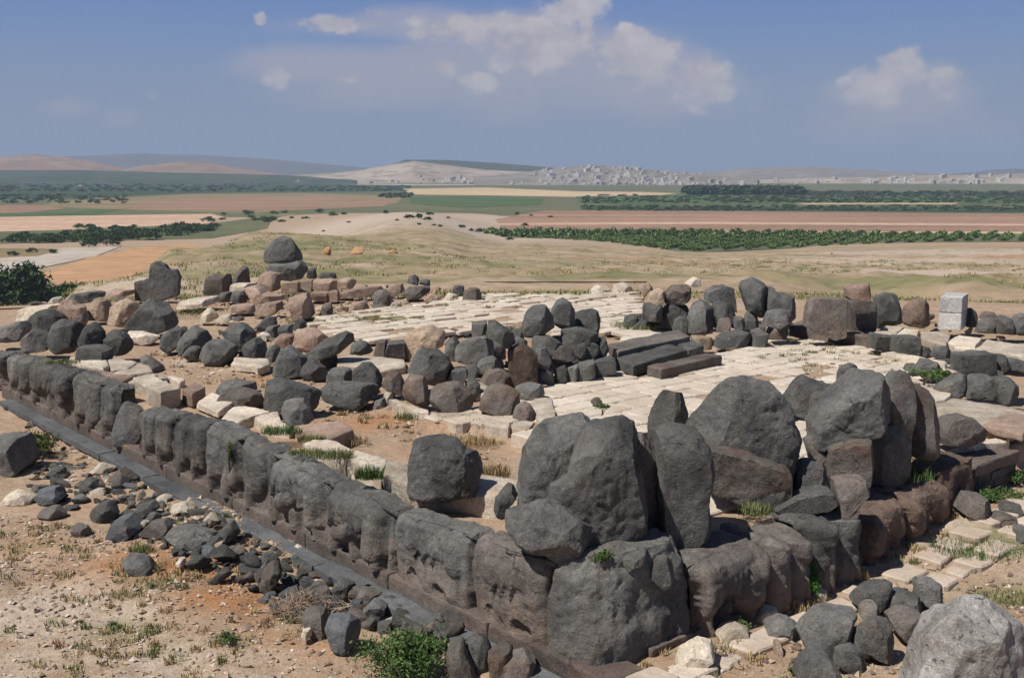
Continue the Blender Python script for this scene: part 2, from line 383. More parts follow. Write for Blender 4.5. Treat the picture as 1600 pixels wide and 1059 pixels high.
# channel 0 green, 1 orange earth, 2 pale gravel
for (px, py, rx, ry, ch, am) in [(60, 840, 1.5, 1.2, 1, .5), (250, 880, 2.0, 1.2, 1, .9), (380, 935, 1.4, .9, 1, 1), (430, 1000, 1.6, .8, 1, .6), (140, 790, 1.4, 1, 1, .5), (520, 1010, 1.2, .7, 1, .6),
        (60, 960, 2.0, 1.0, 2, .9), (200, 1030, 2.6, 1.0, 2, .7), (330, 1045, 1.5, .7, 2, .6), (130, 920, 1.6, .9, 2, .6),
        (50, 850, .9, .7, 0, .5), (240, 905, .9, .5, 0, .55), (190, 985, .7, .5, 0, .6), (360, 1000, .6, .5, 0, .6), (270, 1000, .5, .3, 0, .5),
        (1400, 900, 2.0, 1.3, 2, .5), (1550, 890, 2, 1.5, 2, .4), (1540, 850, 1.2, .8, 0, .7), (1580, 930, 1, .7, 0, .6), (1150, 990, 1, .6, 1, .5), (1080, 1040, 1, .5, 2, .5), (1300, 880, 1.2, .5, 2, .9), (1450, 830, 1.6, 1, 2, .9)]:
    gpatch(px, py, 0, rx, ry, ch, am)
for (px, py, rx, ry, ch, am) in [(300, 560, 3, 1.6, 1, .6), (600, 660, 2.2, 1.4, 1, .7), (700, 700, 1.6, .9, 1, .6), (440, 590, 2, 1, 1, .6), (760, 690, 1, .8, 0, .5), (650, 655, .9, .5, 0, .4), (320, 565, 2.2, .8, 2, .8), (420, 575, 2.5, .8, 2, .6),
        (560, 500, 2.6, 1.6, 0, .9), (600, 515, 3, 1.5, 0, .5), (430, 470, 3, 2.5, 1, .5), (320, 480, 2, 2, 1, .6), (1340, 540, 2.4, 2, 0, .5), (700, 480, 5, 4, 2, .6), (900, 490, 5, 4, 2, .6), (1250, 560, 4, 3, 2, .7), (1120, 480, 3, 2, 2, .6), (980, 500, 1.2, 1, 0, .6), (1060, 540, 1.0, .8, 0, .4)]:
    gpatch(px, py, ZIN, rx, ry, ch, am)
for (px, dep, rx, ry, ch, am) in [(480, 75, 8, 14, 0, .75), (620, 110, 12, 26, 0, .7), (900, 66, 10, 7, 0, .8), (1030, 72, 12, 8, 0, .85), (1180, 70, 10, 7, 0, .75), (1450, 66, 9, 8, 0, 1.0), (1560, 70, 9, 9, 0, .95), (700, 62, 5, 4, 0, .6), (420, 150, 22, 45, 0, .7), (330, 120, 10, 26, 0, .6),
        (560, 190, 26, 45, 0, .6), (850, 160, 30, 30, 0, .5), (770, 115, 6, 8, 0, .8), (860, 120, 5, 7, 0, .7), (1250, 140, 26, 20, 0, .45), (1200, 240, 40, 40, 0, .35), (740, 330, 40, 60, 0, .5),
        (600, 125, 16, 10, 1, .65), (660, 118, 14, 6, 1, .5), (1000, 190, 30, 26, 1, .6), (1080, 150, 24, 14, 1, .45), (1560, 260, 40, 40, 1, .7), (1590, 220, 26, 20, 1, .55), (250, 85, 6, 12, 1, .3),
        (1300, 110, 26, 14, 2, .8), (1480, 120, 26, 18, 2, .9), (1400, 210, 50, 50, 2, .9), (1500, 330, 60, 70, 2, .95), (1150, 110, 14, 9, 2, .5), (640, 500, 90, 140, 2, .95), (560, 380, 50, 60, 2, .8), (210, 66, 6, 5, 2, .8), (330, 62, 5, 4, 2, .7), (900, 60, 12, 3, 2, .5), (760, 700, 80, 120, 2, .8)]:
    gpatchd(px, dep, rx, ry, ch, am)
def build_ground():
    az = np.concatenate([np.radians(np.arange(-31, 31.001, .105)), np.radians(np.arange(34, 329, 4.5))])
    r = [1.2]
    while r[-1] < 14500:
        q = r[-1]; r.append(q + (.6 if q < 10 else max(.115, q * .0058) if q < 95 else q * .0105 if q < 560 else q * .05))
    r = np.array(r); R, A = np.meshgrid(r, az, indexing='ij'); X, Y = (R * np.sin(A)).ravel(), (R * np.cos(A)).ravel()
    Z = terrain_z(X, Y); N = len(az)
    V = np.stack([X, Y, Z], 1); Q = ring_faces(len(r), N)
    Vc = np.array([[0, 0, Z[:N].mean()]]); V = np.concatenate([V, Vc])
    fan = [(len(V) - 1, (k + 1) % N, k) for k in range(N)]
    Q = Q[:, ::-1]
    m = Mat('earth', .95); v = m.coord(False)
    at_ = m.n('ShaderNodeAttribute', attribute_name='cover'); sp = m.n('ShaderNodeSeparateColor'); m.L(at_.outputs['Color'], sp.inputs[0])
    big, mid, fine, grit = m.noise(v, .10, 6, .62, .3), m.noise(v, .8, 6, .66), m.noise(v, 6, 5, .7), m.noise(v, 38, 3, .7)
    base = m.mix(m.ramp(mid, (.36, 0.0), (.64, 1.0)), (.36, .245, .16), (.51, .38, .27))
    base = m.mix(m.ramp(big, (.40, 0.0), (.62, .55)), base, (.42, .29, .18))
    offs = m.ramp(at_.outputs['Alpha'], (0.0, 0.0), (1.0, 1.0))
    base = m.mix(m.math('MULTIPLY', offs, .5), base, (.31, .25, .13))
    def masked(ch, noi, soft=.16):
        s_ = m.math('ADD', sp.outputs[ch], m.math('MULTIPLY', m.math('SUBTRACT', noi, .5), 1.5))
        return m.ramp(s_, (.36, 0.0), (.36 + soft * 2, 1.0))
    col = m.mix(m.math('MULTIPLY', masked(1, mid, .25), .9), base, (.42, .20, .085))
    pale = m.mix(fine, (.45, .35, .26), (.62, .52, .41))
    col = m.mix(m.math('MULTIPLY', masked(2, mid, .22), .85), col, pale)
    far = m.n('ShaderNodeSeparateXYZ'); m.L(v, far.inputs[0])
    mp = m.n('ShaderNodeMapping'); mp.inputs['Scale'].default_value = (.045, .16, .1); m.L(v, mp.inputs[0]); stk = m.noise(mp.outputs[0], 1.0, 7, .68, .4)
    col = m.mix(m.math('MULTIPLY', m.ramp(stk, (.50, 0.0), (.60, .9)), offs), col, (.50, .37, .27)); col = m.mix(m.math('MULTIPLY', m.ramp(stk, (.38, .85), (.48, 0.0)), offs), col, (.185, .165, .070))
    vd = m.n('ShaderNodeTexVoronoi'); vd.inputs['Scale'].default_value = .55; m.L(v, vd.inputs[0])
    dots = m.math('MULTIPLY', m.math('MULTIPLY', m.ramp(vd.outputs['Distance'], (.16, 1.0), (.30, 0.0)), m.ramp(m.noise(v, .09, 4, .6), (.46, 0.0), (.58, .85))), offs)
    grassc = m.mix(m.ramp(m.noise(v, .35, 5, .65), (.36, 0.0), (.64, 1.0)), (.14, .165, .055), (.29, .25, .125))
    gm = m.math('MULTIPLY', masked(0, m.mix(.6, m.mix(.5, fine, mid), m.noise(v, .16, 5, .65)), .2), m.ramp(fine, (.30, .45), (.62, 1.0)))
    col = m.mix(gm, col, grassc)
    col = m.mix(1.0, col, m.ramp(fine, (.25, .72), (.75, 1.18)), 'MULTIPLY')
    col = m.mix(1.0, col, m.ramp(grit, (.28, .70), (.72, 1.2)), 'MULTIPLY')
    # scattered dry grass flecks and small stones
    col = m.mix(m.math('MULTIPLY', m.ramp(m.noise(v, 24, 2, .5), (.66, 0.0), (.72, .8)), m.ramp(mid, (.4, 0.0), (.6, 1.0))), col, (.20, .17, .13))
    col = m.mix(dots, col, (.11, .115, .05))
    nb = m.bump(mid, .10); nb = m.bump(fine, .05, 1, nb); nb = m.bump(grit, .012, 1, nb)
    mat = m.done(col, nb)
    me = mesh_from('ground', V, Q.tolist() + fan, mat, 180)
    cov = np.zeros((len(V), 4), np.float32); cov[:, 3] = 1
    for (x, y, rx, ry, ch, am) in GP:
        d = ((V[:, 0] - x) / rx) ** 2 + ((V[:, 1] - y) / ry) ** 2
        cov[:, ch] = np.maximum(cov[:, ch], am * np.exp(-d * .8))
    rr = np.hypot(V[:, 0], V[:, 1])
    slope = sst(rr, 52, 64) * (1 - sst(rr, 420, 520))
    cov[:, 0] = np.maximum(cov[:, 0], slope * .46 * (1 - .8 * np.clip(cov[:, 2], 0, 1))); cov[:, 3] = slope * (1 - .6 * np.clip(cov[:, 2], 0, 1))
    at2 = me.color_attributes.new('cover', 'FLOAT_COLOR', 'POINT'); at2.data.foreach_set('color', cov.ravel())
    link('ground', me, kind='structure')
build_ground()

# ------------------------------------------------------------------ fields on the plain
def field_mat(name, c1, c2, stripe=0, ang=0.0, scale=.014, dots=None):
    m = Mat('field_' + name, .95); v = m.coord(False)
    a = m.noise(v, scale, 5, .6); f = m.noise(v, scale * 9, 4, .6)
    mp = m.n('ShaderNodeMapping'); mp.inputs['Rotation'].default_value = (0, 0, ang); mp.inputs['Scale'].default_value = (.003, .030, 1); m.L(v, mp.inputs[0])
    s = m.noise(mp.outputs[0], 1.0, 4, .65)
    col = m.mix(m.ramp(m.mix(stripe, a, s), (.34, 0.0), (.64, 1.0)), c1, c2)
    col = m.mix(1.0, col, m.ramp(f, (.3, .8), (.7, 1.15)), 'MULTIPLY')
    return m.done(col)
FM = {'pink': field_mat('pink', (.46, .29, .19), (.60, .42, .29), .6), 'orange': field_mat('orange', (.42, .24, .12), (.52, .31, .17), .3),
      'brown': field_mat('brown', (.22, .135, .085), (.36, .22, .14), .7), 'olive': field_mat('olive', (.17, .14, .065), (.33, .235, .125), .6),
      'dark': field_mat('dark', (.022, .048, .020), (.060, .085, .035), .5), 'green': field_mat('green', (.050, .095, .028), (.10, .14, .05), .5),
      'yellow': field_mat('yellow', (.48, .35, .19), (.60, .46, .28), .7), 'red': field_mat('red', (.235, .14, .09), (.38, .235, .155), .8),
      'pale': field_mat('pale', (.40, .33, .26), (.56, .48, .39), .2), 'road': field_mat('road', (.44, .38, .32), (.52, .46, .40), .1), 'mid': field_mat('mid', (.085, .105, .045), (.17, .16, .08), .7)}
_lift = [0]
def field(kind, pts, name='field'):
    _lift[0] += 1; z = PLAIN + .05 + .012 * _lift[0]
    V = np.array([at(px, py, z) for px, py in pts]); V[:, 2] = z
    place(name, V, [tuple(range(len(pts)))], FM[kind], kind='structure')
field('mid', [(-900, 275), (2500, 275), (2500, 330), (-900, 345)])
field('dark', [(-400, 276), (200, 275), (430, 284), (640, 290), (640, 299), (300, 302), (110, 310), (-400, 320)])
field('mid', [(380, 281), (640, 283), (640, 288), (420, 285)])
field('pale', [(320, 284.5), (640, 288), (900, 288), (900, 289), (640, 289.5), (320, 286)])
field('olive', [(90, 315), (300, 303.5), (480, 302), (630, 306), (620, 318), (400, 333), (200, 328), (60, 322)])
field('brown', [(-200, 322), (60, 320), (100, 326), (20, 334), (-200, 335)])
field('brown', [(230, 313), (420, 308), (620, 312), (600, 322), (420, 330), (200, 326)])
field('red', [(380, 309), (520, 308), (520, 312), (400, 313)])
field('green', [(-200, 337), (110, 331), (200, 326), (140, 337), (0, 342), (-200, 345)])
field('pink', [(-300, 345), (60, 338), (330, 334), (350, 339), (320, 352), (100, 360), (-300, 372)])
field('mid', [(-300, 370), (100, 359), (330, 349), (420, 338), (520, 330), (520, 340), (330, 372), (-300, 388)])
field('pale', [(-300, 391), (60, 389), (190, 384), (150, 400), (-40, 440), (-300, 480)])
field('olive', [(-300, 389), (20, 388), (95, 389), (60, 400), (-40, 405), (-300, 410)])
field('orange', [(60, 428), (140, 402), (215, 387), (300, 380), (330, 392), (180, 440), (90, 445)])
field('road', [(-60, 425), (60, 402), (130, 393), (135, 397), (80, 410), (-10, 445)], 'road')
field('yellow', [(630, 295), (760, 293), (900, 299), (1060, 303), (960, 309), (800, 306), (640, 304)])
field('pink', [(880, 299), (1000, 300), (1060, 302), (960, 305)])
field('green', [(640, 308), (760, 306), (850, 310), (845, 320), (720, 324), (640, 318)])
field('green', [(900, 307), (1070, 304), (1400, 302), (2300, 303), (2300, 318), (1300, 319), (1000, 320), (905, 316)])
field('dark', [(1070, 299), (1260, 299), (1500, 301), (2300, 302), (2300, 307), (1400, 307), (1100, 304)])
field('yellow', [(1240, 317.5), (1500, 317), (1490, 319), (1260, 319.6)])
field('dark', [(905, 322), (1100, 322), (1600, 324), (2300, 325), (2300, 333), (1500, 331), (1100, 328), (910, 327)])
field('red', [(850, 329), (1100, 330), (1600, 334), (2300, 338), (2300, 364), (1300, 362), (900, 361), (690, 358), (760, 345)])
field('pink', [(760, 349), (1100, 347), (1600, 350), (2300, 352), (2300, 354), (1600, 352.5), (1100, 350), (740, 352)])
field('yellow', [(690, 358), (900, 360), (1600, 362), (2300, 363), (2300, 366), (1600, 365), (900, 363), (680, 360)])
field('mid', [(640, 360), (800, 362), (2300, 368), (2300, 376), (1600, 377), (1400, 381), (1250, 388), (1080, 394), (950, 382), (800, 371), (690, 365)])

# ------------------------------------------------------------------ hills
def hill_mat(name, c1, c2, c3):
    m = Mat(name, .95); v = m.coord(False)
    a = m.noise(v, .004, 6, .62); b = m.noise(v, .018, 5, .65)
    col = m.mix(m.ramp(a, (.4, 0.0), (.6, 1.0)), c1, c2); col = m.mix(m.ramp(b, (.50, 0.0), (.60, .8)), col, c3)
    return m.done(col, m.bump(b, 4))
HILLS = {}
def hill(key, top, dep, width, mat, back=900, jit=3.0, crest=.45):
    xs = np.arange(top[0][0], top[-1][0] + .1, 4.0); ty = np.interp(xs, [t[0] for t in top], [t[1] for t in top])
    M = 26; V = []
    for k in range(M):
        t = k / (M - 1); d = dep - width * (1 - t / crest) if t < crest else dep + back * (t - crest) / (1 - crest)
        w = sst(t / crest, 0, 1) if t < crest else 1 - sst((t - crest) / (1 - crest), 0, 1) * .9
        X = (xs - 800) / F * d
        zt = np.array([zpy(y, dep) for y in ty])
        P = np.stack([X, np.full_like(X, d), 0 * X], 1)
        z = PLAIN - 1.5 + (zt - PLAIN + 1.5) * w + jit * fbm(P * .006, 5, 5) * (.25 + .75 * w) * (1 - (abs(t - crest) < .03) * .6)
        V.append(np.stack([X, np.full_like(X, d), z], 1))
    N = len(xs); i, j = np.meshgrid(np.arange(M - 1), np.arange(N - 1), indexing='ij'); a = (i * N + j).ravel()
    Q = np.stack([a, a + 1, a + N + 1, a + N], 1)
    HILLS[key] = (xs, np.array(V))
    place('hills', np.concatenate(V), Q, mat, 180, kind='structure')
HBR = hill_mat('brown_hill', (.26, .155, .10), (.36, .23, .15), (.17, .14, .08))
HBL = hill_mat('far_ridge', (.10, .09, .07), (.15, .13, .10), (.08, .08, .06))
HGR = hill_mat('green_hill', (.040, .058, .030), (.070, .082, .045), (.11, .10, .07))
HPA = hill_mat('pale_hill', (.34, .27, .20), (.46, .38, .30), (.20, .17, .11))
HGY = hill_mat('grey_hill', (.22, .19, .15), (.30, .26, .21), (.14, .13, .09))
HDG = hill_mat('orchard_slope', (.030, .055, .025), (.055, .08, .035), (.10, .10, .06))
hill('ridge', [(-700, 252), (0, 248), (110, 245), (230, 240), (330, 243), (430, 249), (540, 260), (640, 268), (700, 274)], 7600, 1500, HBL, jit=6)
hill('ridge2', [(1480, 272), (1540, 266), (1640, 262), (2300, 258)], 6500, 1300, HBL, jit=6)
hill('brown', [(-700, 262), (-60, 254), (0, 247), (66, 240), (130, 248), (190, 259), (250, 272), (280, 276)], 4200, 700, HBR, jit=5)
hill('brown2', [(170, 274), (230, 259), (300, 253), (330, 254), (390, 264), (440, 272), (480, 277)], 3900, 700, HBR, jit=4)
hill('slope', [(-700, 268), (0, 266), (150, 266), (300, 270), (450, 274), (560, 278)], 3200, 900, HDG, jit=2)
hill('palehill', [(430, 276), (520, 271), (570, 265), (615, 256), (650, 251), (700, 258), (760, 266), (860, 271), (960, 276)], 3300, 650, HPA, jit=4)
hill('mesa', [(560, 275), (600, 262), (635, 249.5), (700, 250), (780, 255), (862, 262), (900, 270), (960, 274)], 3900, 560, HGR, jit=2)
hill('town', [(740, 277), (800, 272), (850, 265), (890, 261), (930, 258), (1000, 264), (1080, 272), (1180, 277)], 2900, 620, HGY, jit=2)
hill('greyhill', [(1040, 277), (1090, 271), (1150, 263.5), (1250, 261), (1350, 265), (1430, 270), (1520, 275)], 4600, 900, HGY, jit=4)
hill('lowhill', [(1180, 282), (1300, 279), (1400, 276), (1500, 274), (1700, 270), (2300, 268)], 3000, 500, HPA, jit=3)

# ------------------------------------------------------------------ paving
def slab_mesh(poly, z, size, yaw, seed, gap=.035, th=.12, drop=.05, zj=.02, tilt=.012, clip=0):
    rng = np.random.default_rng(seed); P = poly if isinstance(poly, np.ndarray) else np.array([atz(px, py, z)[:2] for px, py in poly])
    c, s = math.cos(yaw), math.sin(yaw); Rm = np.array([[c, s], [-s, c]]); Q = P @ Rm.T
    (x0, y0), (x1, y1) = Q.min(0), Q.max(0); V, Fc = [], []
    y = y0
    while y < y1:
        h = size * rng.uniform(.62, 1.05); x = x0 - rng.uniform(0, size)
        while x < x1:
            w = size * rng.uniform(.7, 1.7)
            cx, cy = x + w / 2, y + h / 2
            wc = np.array([cx, cy]) @ Rm; la, lb = local(wc[0], wc[1])
            if inside_poly(np.array([cx]), np.array([cy]), Q)[0] and rng.random() > drop and min(la[0] - w / 2, lb[0] - h / 2) > clip - (99 if not clip else 0):
                g = gap * rng.uniform(.6, 1.8); b = .025; zz = z + rng.normal() * zj + (terrain_z(wc[0], wc[1])[0] if z < .25 else 0); tx, ty = rng.normal(size=2) * tilt
                ring = [(x + g, y + g), (x + w - g, y + g), (x + w - g, y + h - g), (x + g, y + h - g)]
                ring = [(a + rng.uniform(-.5, .5) * g * 2, q + rng.uniform(-.5, .5) * g * 2) for a, q in ring]
                pts = []
                for k in range(4):                                   # cut corners so that no slab is a perfect rectangle
                    a, q = np.array(ring[k]), np.array(ring[(k + 1) % 4])
                    l, m_, r = rng.uniform(.04, .14), rng.uniform(.4, .6), rng.uniform(.86, .96)
                    pts += [a + (q - a) * l, a + (q - a) * m_ + rng.normal(size=2) * .012, a + (q - a) * r]
                pts = np.array(pts); cen = pts.mean(0); n = len(V); K = len(pts)
                for (sc, dz) in ((1, -th), (1, -b), (1 - 2 * b / min(w, h), 0)):
                    for p in pts:
                        q = cen + (p - cen) * sc; d = q - cen
                        V.append((q[0], q[1], zz + dz + d[0] * tx + d[1] * ty))
                for r_ in (0, 1):
                    for k in range(K): Fc.append((n + r_ * K + k, n + r_ * K + (k + 1) % K, n + (r_ + 1) * K + (k + 1) % K, n + (r_ + 1) * K + k))
                Fc.append(tuple(n + 2 * K + k for k in range(K)))
            x += w
        y += h
    V = np.array(V); V[:, :2] = V[:, :2] @ Rm
    return V, Fc
def paving_mat(name, c1, c2, c3, dirt):
    m = Mat(name, .9); v = m.coord(False); g = m.n('ShaderNodeNewGeometry')
    a, b, f = m.noise(v, 1.1, 6, .66, .3), m.noise(v, 8, 5, .7), m.noise(v, 40, 3, .7)
    col = m.mix(m.ramp(a, (.36, 0.0), (.64, 1.0)), c1, c2)
    col = m.mix(m.math('MULTIPLY', g.outputs['Random Per Island'], .6), col, c3)
    col = m.mix(m.ramp(b, (.54, 0.0), (.72, .6)), col, dirt); col = m.mix(m.ramp(m.noise(v, .45, 5, .7, .5), (.50, 0.0), (.68, .42)), col, dirt)
    col = m.mix(1.0, col, m.ramp(f, (.28, .80), (.72, 1.12)), 'MULTIPLY')
    n = m.bump(a, .05); n = m.bump(b, .025, 1, n); n = m.bump(f, .006, 1, n)
    return m.done(col, n)
PVM = paving_mat('pale_paving', (.60, .51, .405), (.74, .65, .54), (.50, .415, .315), (.36, .26, .175))
PVP = paving_mat('pinkish_paving', (.50, .41, .32), (.66, .56, .46), (.54, .43, .34), (.36, .26, .17))
YR = math.atan2(DR[1], DR[0])
def paving(name, *a, mat=PVM, **k): V, Fc = slab_mesh(*a, **k); place(name, V, Fc, mat, kind='structure')
paving('paving', COURT, ZPAV, .72, YR, 4, zj=.008, gap=.010, drop=.03, clip=.8, th=.34)
paving('paving', BACKC, ZPAV - .01, .8, YR, 5, drop=.12, zj=.018, gap=.03, tilt=.02)
paving('paving', [(945, 545), (990, 500), (1065, 528), (1100, 532), (1000, 550), (955, 566)], ZPAV + .03, 1.1, YR, 6, drop=0, gap=.02)
paving('paving', np.array([C0 + DR * a + DL * b for a, b in ((2.6, -.15), (13.5, -.15), (13.5, -1.5), (9.5, -2.0), (7.5, -1.35), (5, -1.2), (2.8, -.75))]), .07, .60, YR, 7, drop=.08, zj=.015, tilt=.012, mat=PVP)
paving('paving', [(1000, 1075), (1060, 1010), (1150, 985), (1230, 945), (1260, 975), (1180, 1030), (1130, 1075)], .06, .6, YR, 8, drop=.45, zj=.03, tilt=.03, mat=PVP)
# ------------------------------------------------------------------ carved orthostats along the two walls
def P3(side, u, n, z):
    K, d, nn = ((C0, DL, NL) if side == 'L' else (C0, DR, NR)); u = np.asarray(u, float)
    # the wall lines pass through C0 (left and right base lines meet there)
    return np.stack([K[0] + d[0] * u + nn[0] * n, K[1] + d[1] * u + nn[1] * n, np.asarray(z) + 0 * u], -1)
def relief(kind, x, h, rng, w, ht, gain=1.0):
    """carving depth in metres: x along the block (0..w), h height (0..1)"""
    f = np.zeros_like(x)
    def cap(x0, h0, x1, h1, r, d, e=2.0):                     # a rounded bar with its radius in metres
        nonlocal f
        ax, ay, bx, by = x0, h0 * ht, x1, h1 * ht; dx, dy = bx - ax, by - ay; l2 = dx * dx + dy * dy + 1e-9
        t = np.clip(((x - ax) * dx + (h * ht - ay) * dy) / l2, 0, 1)
        q = np.hypot(x - ax - t * dx, h * ht - ay - t * dy) / r
        f = np.maximum(f, d * np.clip(1 - q ** e, 0, 1) ** .62)
    if kind == 'lion':                                        # striding beast: barrel body, deep shoulder, legs cut free below
        sgn = 1 if rng.random() < .5 else -1; mx = (lambda q: q * w) if sgn > 0 else (lambda q: (1 - q) * w)
        cap(mx(.20), .66, mx(.85), .68, .36 * ht, .20, 2.6)
        cap(mx(.22), .62, mx(.20), .42, .30 * ht, .26); cap(mx(.84), .64, mx(.86), .50, .28 * ht, .22)
        for q, l in ((.16, .30), (.52, .24), (.86, .28)): cap(mx(q), .42, mx(q + rng.uniform(-.03, .05)), .03, l * .42, .15)
        for k in range(3): cap(mx(.36 + .1 * k), .80 - .03 * k, mx(.46 + .12 * k), .42 - .02 * k, .045, .235 - .01 * k)
        cap(mx(.04), .78, mx(.10), .66, .22 * ht, .30)
    elif kind == 'bust':                                      # front part of a beast: big rounded chest over a hollow
        for q in (np.arange(.5, max(1.0, round(w / .75)), 1) / max(1.0, round(w / .75))):
            q += rng.uniform(-.04, .04)
            cap(q * w, .80, q * w, .52, .50 * ht * .6 + .10, .16, 3.0); cap(q * w, .36, q * w, .30, .17, .14)
            cap((q + .04) * w, .32, (q + .06) * w, .02, .13, .17)
    elif kind == 'sphinx':
        cap(.25 * w, .74, .80 * w, .70, .30 * ht, .22, 2.6); cap(.22 * w, .60, .22 * w, .30, .26 * ht, .26)
        cap(.55 * w, .48, .72 * w, .36, .20, .26)
        for k in range(5): cap((.40 + .09 * k) * w, .88 - .04 * k, (.36 + .12 * k) * w, .44, .04, .25)
        for q in (.16, .52, .88): cap(q * w, .36, q * w, .02, .13, .17)
    elif kind == 'column':
        k = max(1, round(w / .62))
        for j in range(k):
            q = (j + .5) / k
            cap(q * w, .80, q * w, .10, .36, .26, 2.2); cap(q * w, .86, q * w, .72, .24, .33); cap(q * w, .36, (q + .04) * w, .05, .12, .30)
    elif kind == 'panel':                                     # flat face, faint beast in low relief, arched hollows between the legs
        cap(.5 * w, .62, .5 * w, .52, .62 * w, .10, 4); cap(.25 * w, .72, .72 * w, .66, .24 * ht, .155, 2.2); cap(.18 * w, .70, .16 * w, .52, .2 * ht, .17)
        for k in range(3): cap((.34 + .1 * k) * w, .86 - .04 * k, (.44 + .12 * k) * w, .44, .03, .165)
        g = f; f = np.zeros_like(x)
        for q, hh in ((.30, .10), (.66, .13)): cap((q - .04) * w, .04, (q + .05) * w, hh, .13, .11, 2)
        f = np.where(h < .4, np.maximum(g - f, 0), g)
    elif kind == 'slab':
        cap(.5 * w, .60, .5 * w, .50, .52 * ht, .07, 3); cap(.3 * w, .28, .3 * w, .05, .10, .04)
    return f * gain
def orthostat(side, u0, u1, z0, z1, kind, mat, seed, label, depth=.40, lean=.06, rug=1.0, rr=.14, name='carved_orthostat', zend=None):
    rng = np.random.default_rng(seed); w = u1 - u0; H_ = z1 - z0
    NU = int(max(26, min(110, w / .028))); NP = 96
    # outline of the section: up the front, over the rounded top, down the back
    s = np.linspace(0, 1, NP); fr, tp = .60, .24
    e = .055
    uu = np.linspace(0, 1, NU); rings = []
    for q in uu:
        edge = min(q, 1 - q) * w; ee = min(1, edge / .085); sc = (1 - (1 - ee) ** 2.4) ** .5 if ee < 1 else 1
        top = (z1 + ((zend - z1) * q if zend else 0)) - (1 - sc) * .09 - .03 + .035 * vnoise(np.array([[q * w * 1.7 + seed, seed, 0]]), 1)[0]
        hh = np.where(s < fr, s / fr, 1.0)
        n = np.where(s < fr, 0.0, 0.0); z = z0 + (top - z0) * np.clip(s / fr, 0, 1)
        t = np.clip((s - fr) / tp, 0, 1); n = -depth * t
        b = s > fr + tp; tb = np.clip((s - fr - tp) / (1 - fr - tp), 0, 1); z = np.where(b, top - (top - z0 - .3) * tb, z)
        # round the upper front edge
        dz = np.clip((z - (top - rr)) / rr, 0, 1); dn = np.clip(1 + n / rr, 0, 1)
        k = np.where(s < fr, dz, np.where(b, 0, dn)); n = n - np.where(s < fr, (1 - np.sqrt(np.clip(1 - k * k, 0, 1))) * rr * .55, 0)
        z = z - np.where((s >= fr) & ~b, (1 - np.sqrt(np.clip(1 - k * k, 0, 1))) * rr * .55, 0)
        f = relief(kind, np.full(NP, q * w), hh, rng if False else np.random.default_rng(seed), w, H_, 1.0 if side == 'L' else 1.25)
        n = n + np.where(s < fr, f * np.clip((1 - hh) / .10, .25, 1), 0) * sc - (1 - sc) * .09 * np.where(s < fr + .05, 1, 0) - lean * hh * (s < fr) - lean * (s >= fr)
        rings.append(P3(side, np.full(NP, u0 + q * w), n, z))
    V = np.concatenate(rings)
    i, j = np.meshgrid(np.arange(NU - 1), np.arange(NP - 1), indexing='ij'); a = (i * NP + j).ravel()
    Q = np.stack([a, a + NP, a + NP + 1, a + 1], 1)
    if side == 'R': Q = Q[:, ::-1]
    n_ = vnormals(V, Q); V = V + n_ * ((.050 * fbm(V * 1.7, seed, 3) + .014 * fbm(V * 6.5, seed + 5, 3) + .005 * fbm(V * 21, seed + 9, 2)) * rug)[:, None]
    V[:, 2] = np.maximum(V[:, 2], z0 - .05)
    caps = [tuple(range(NP))[::1 if side == 'R' else -1], tuple(range((NU - 1) * NP, NU * NP))[::-1 if side == 'R' else 1]]
    return place(name, V, Q.tolist() + [caps[0], caps[1]], mat, 180, label=label, category='orthostat', group='carved stone blocks of the temple wall')
def LT(px, py): return wall_uz(px, py, 'L', -.38)
def RT(px, py): return wall_uz(px, py, 'R', -.25)
LEFT = [((893, 866), (772, 828), 'panel', MOX, 11, 'broad flat relief slab directly left of the corner block, dark crack at its left edge'),
        ((769, 826), (647, 788), 'panel', MOB, 12, 'flat relief slab with arched hollows below the squat loose boulder on the long wall'),
        ((644, 787), (547, 746), 'sphinx', MOB, 13, 'worn winged relief block just left of the flat slab with arched hollows'),
        ((545, 744), (452, 700), 'sphinx', MOB, 14, 'cracked rounded relief block on the long wall beneath green grass tufts'),
        ((450, 698), (404, 678), 'bust', MOB, 15, 'narrow rounded relief block right of the one with a plant down its front'),
        ((402, 677), (353, 656), 'bust', MOB, 16, 'pale weathered relief block with a green plant growing down its front'),
        ((351, 655), (300, 644), 'bust', MOB, 17, 'rounded bull shaped relief block second from the break in the long wall'),
        ((298, 643), (248, 634), 'bust', MOB, 18, 'dark block with a bulging chest at the right side of the break in the wall'),
        ((205, 602), (141, 578), 'bust', MOB, 19, 'worn relief block at the left side of the break in the long wall'),
        ((139, 577), (71, 558), 'lion', MOB, 20, 'grey relief block with leg hollows, second to the left of the wall break'),
        ((69, 557), (36, 550), 'bust', MOB, 21, 'narrow grey relief block, next to last at the left edge of the photo'),
        ((34, 549), (-6, 546), 'lion', MOB, 22, 'grey relief block at the very left edge of the photo')]
for (p, q, kind, mat, sd, lab) in LEFT:
    (ua, za), (ub, zb) = LT(*p), LT(*q)
    orthostat('L', ua + .022, ub - .022, .38, za, kind, mat, sd, lab, zend=zb)
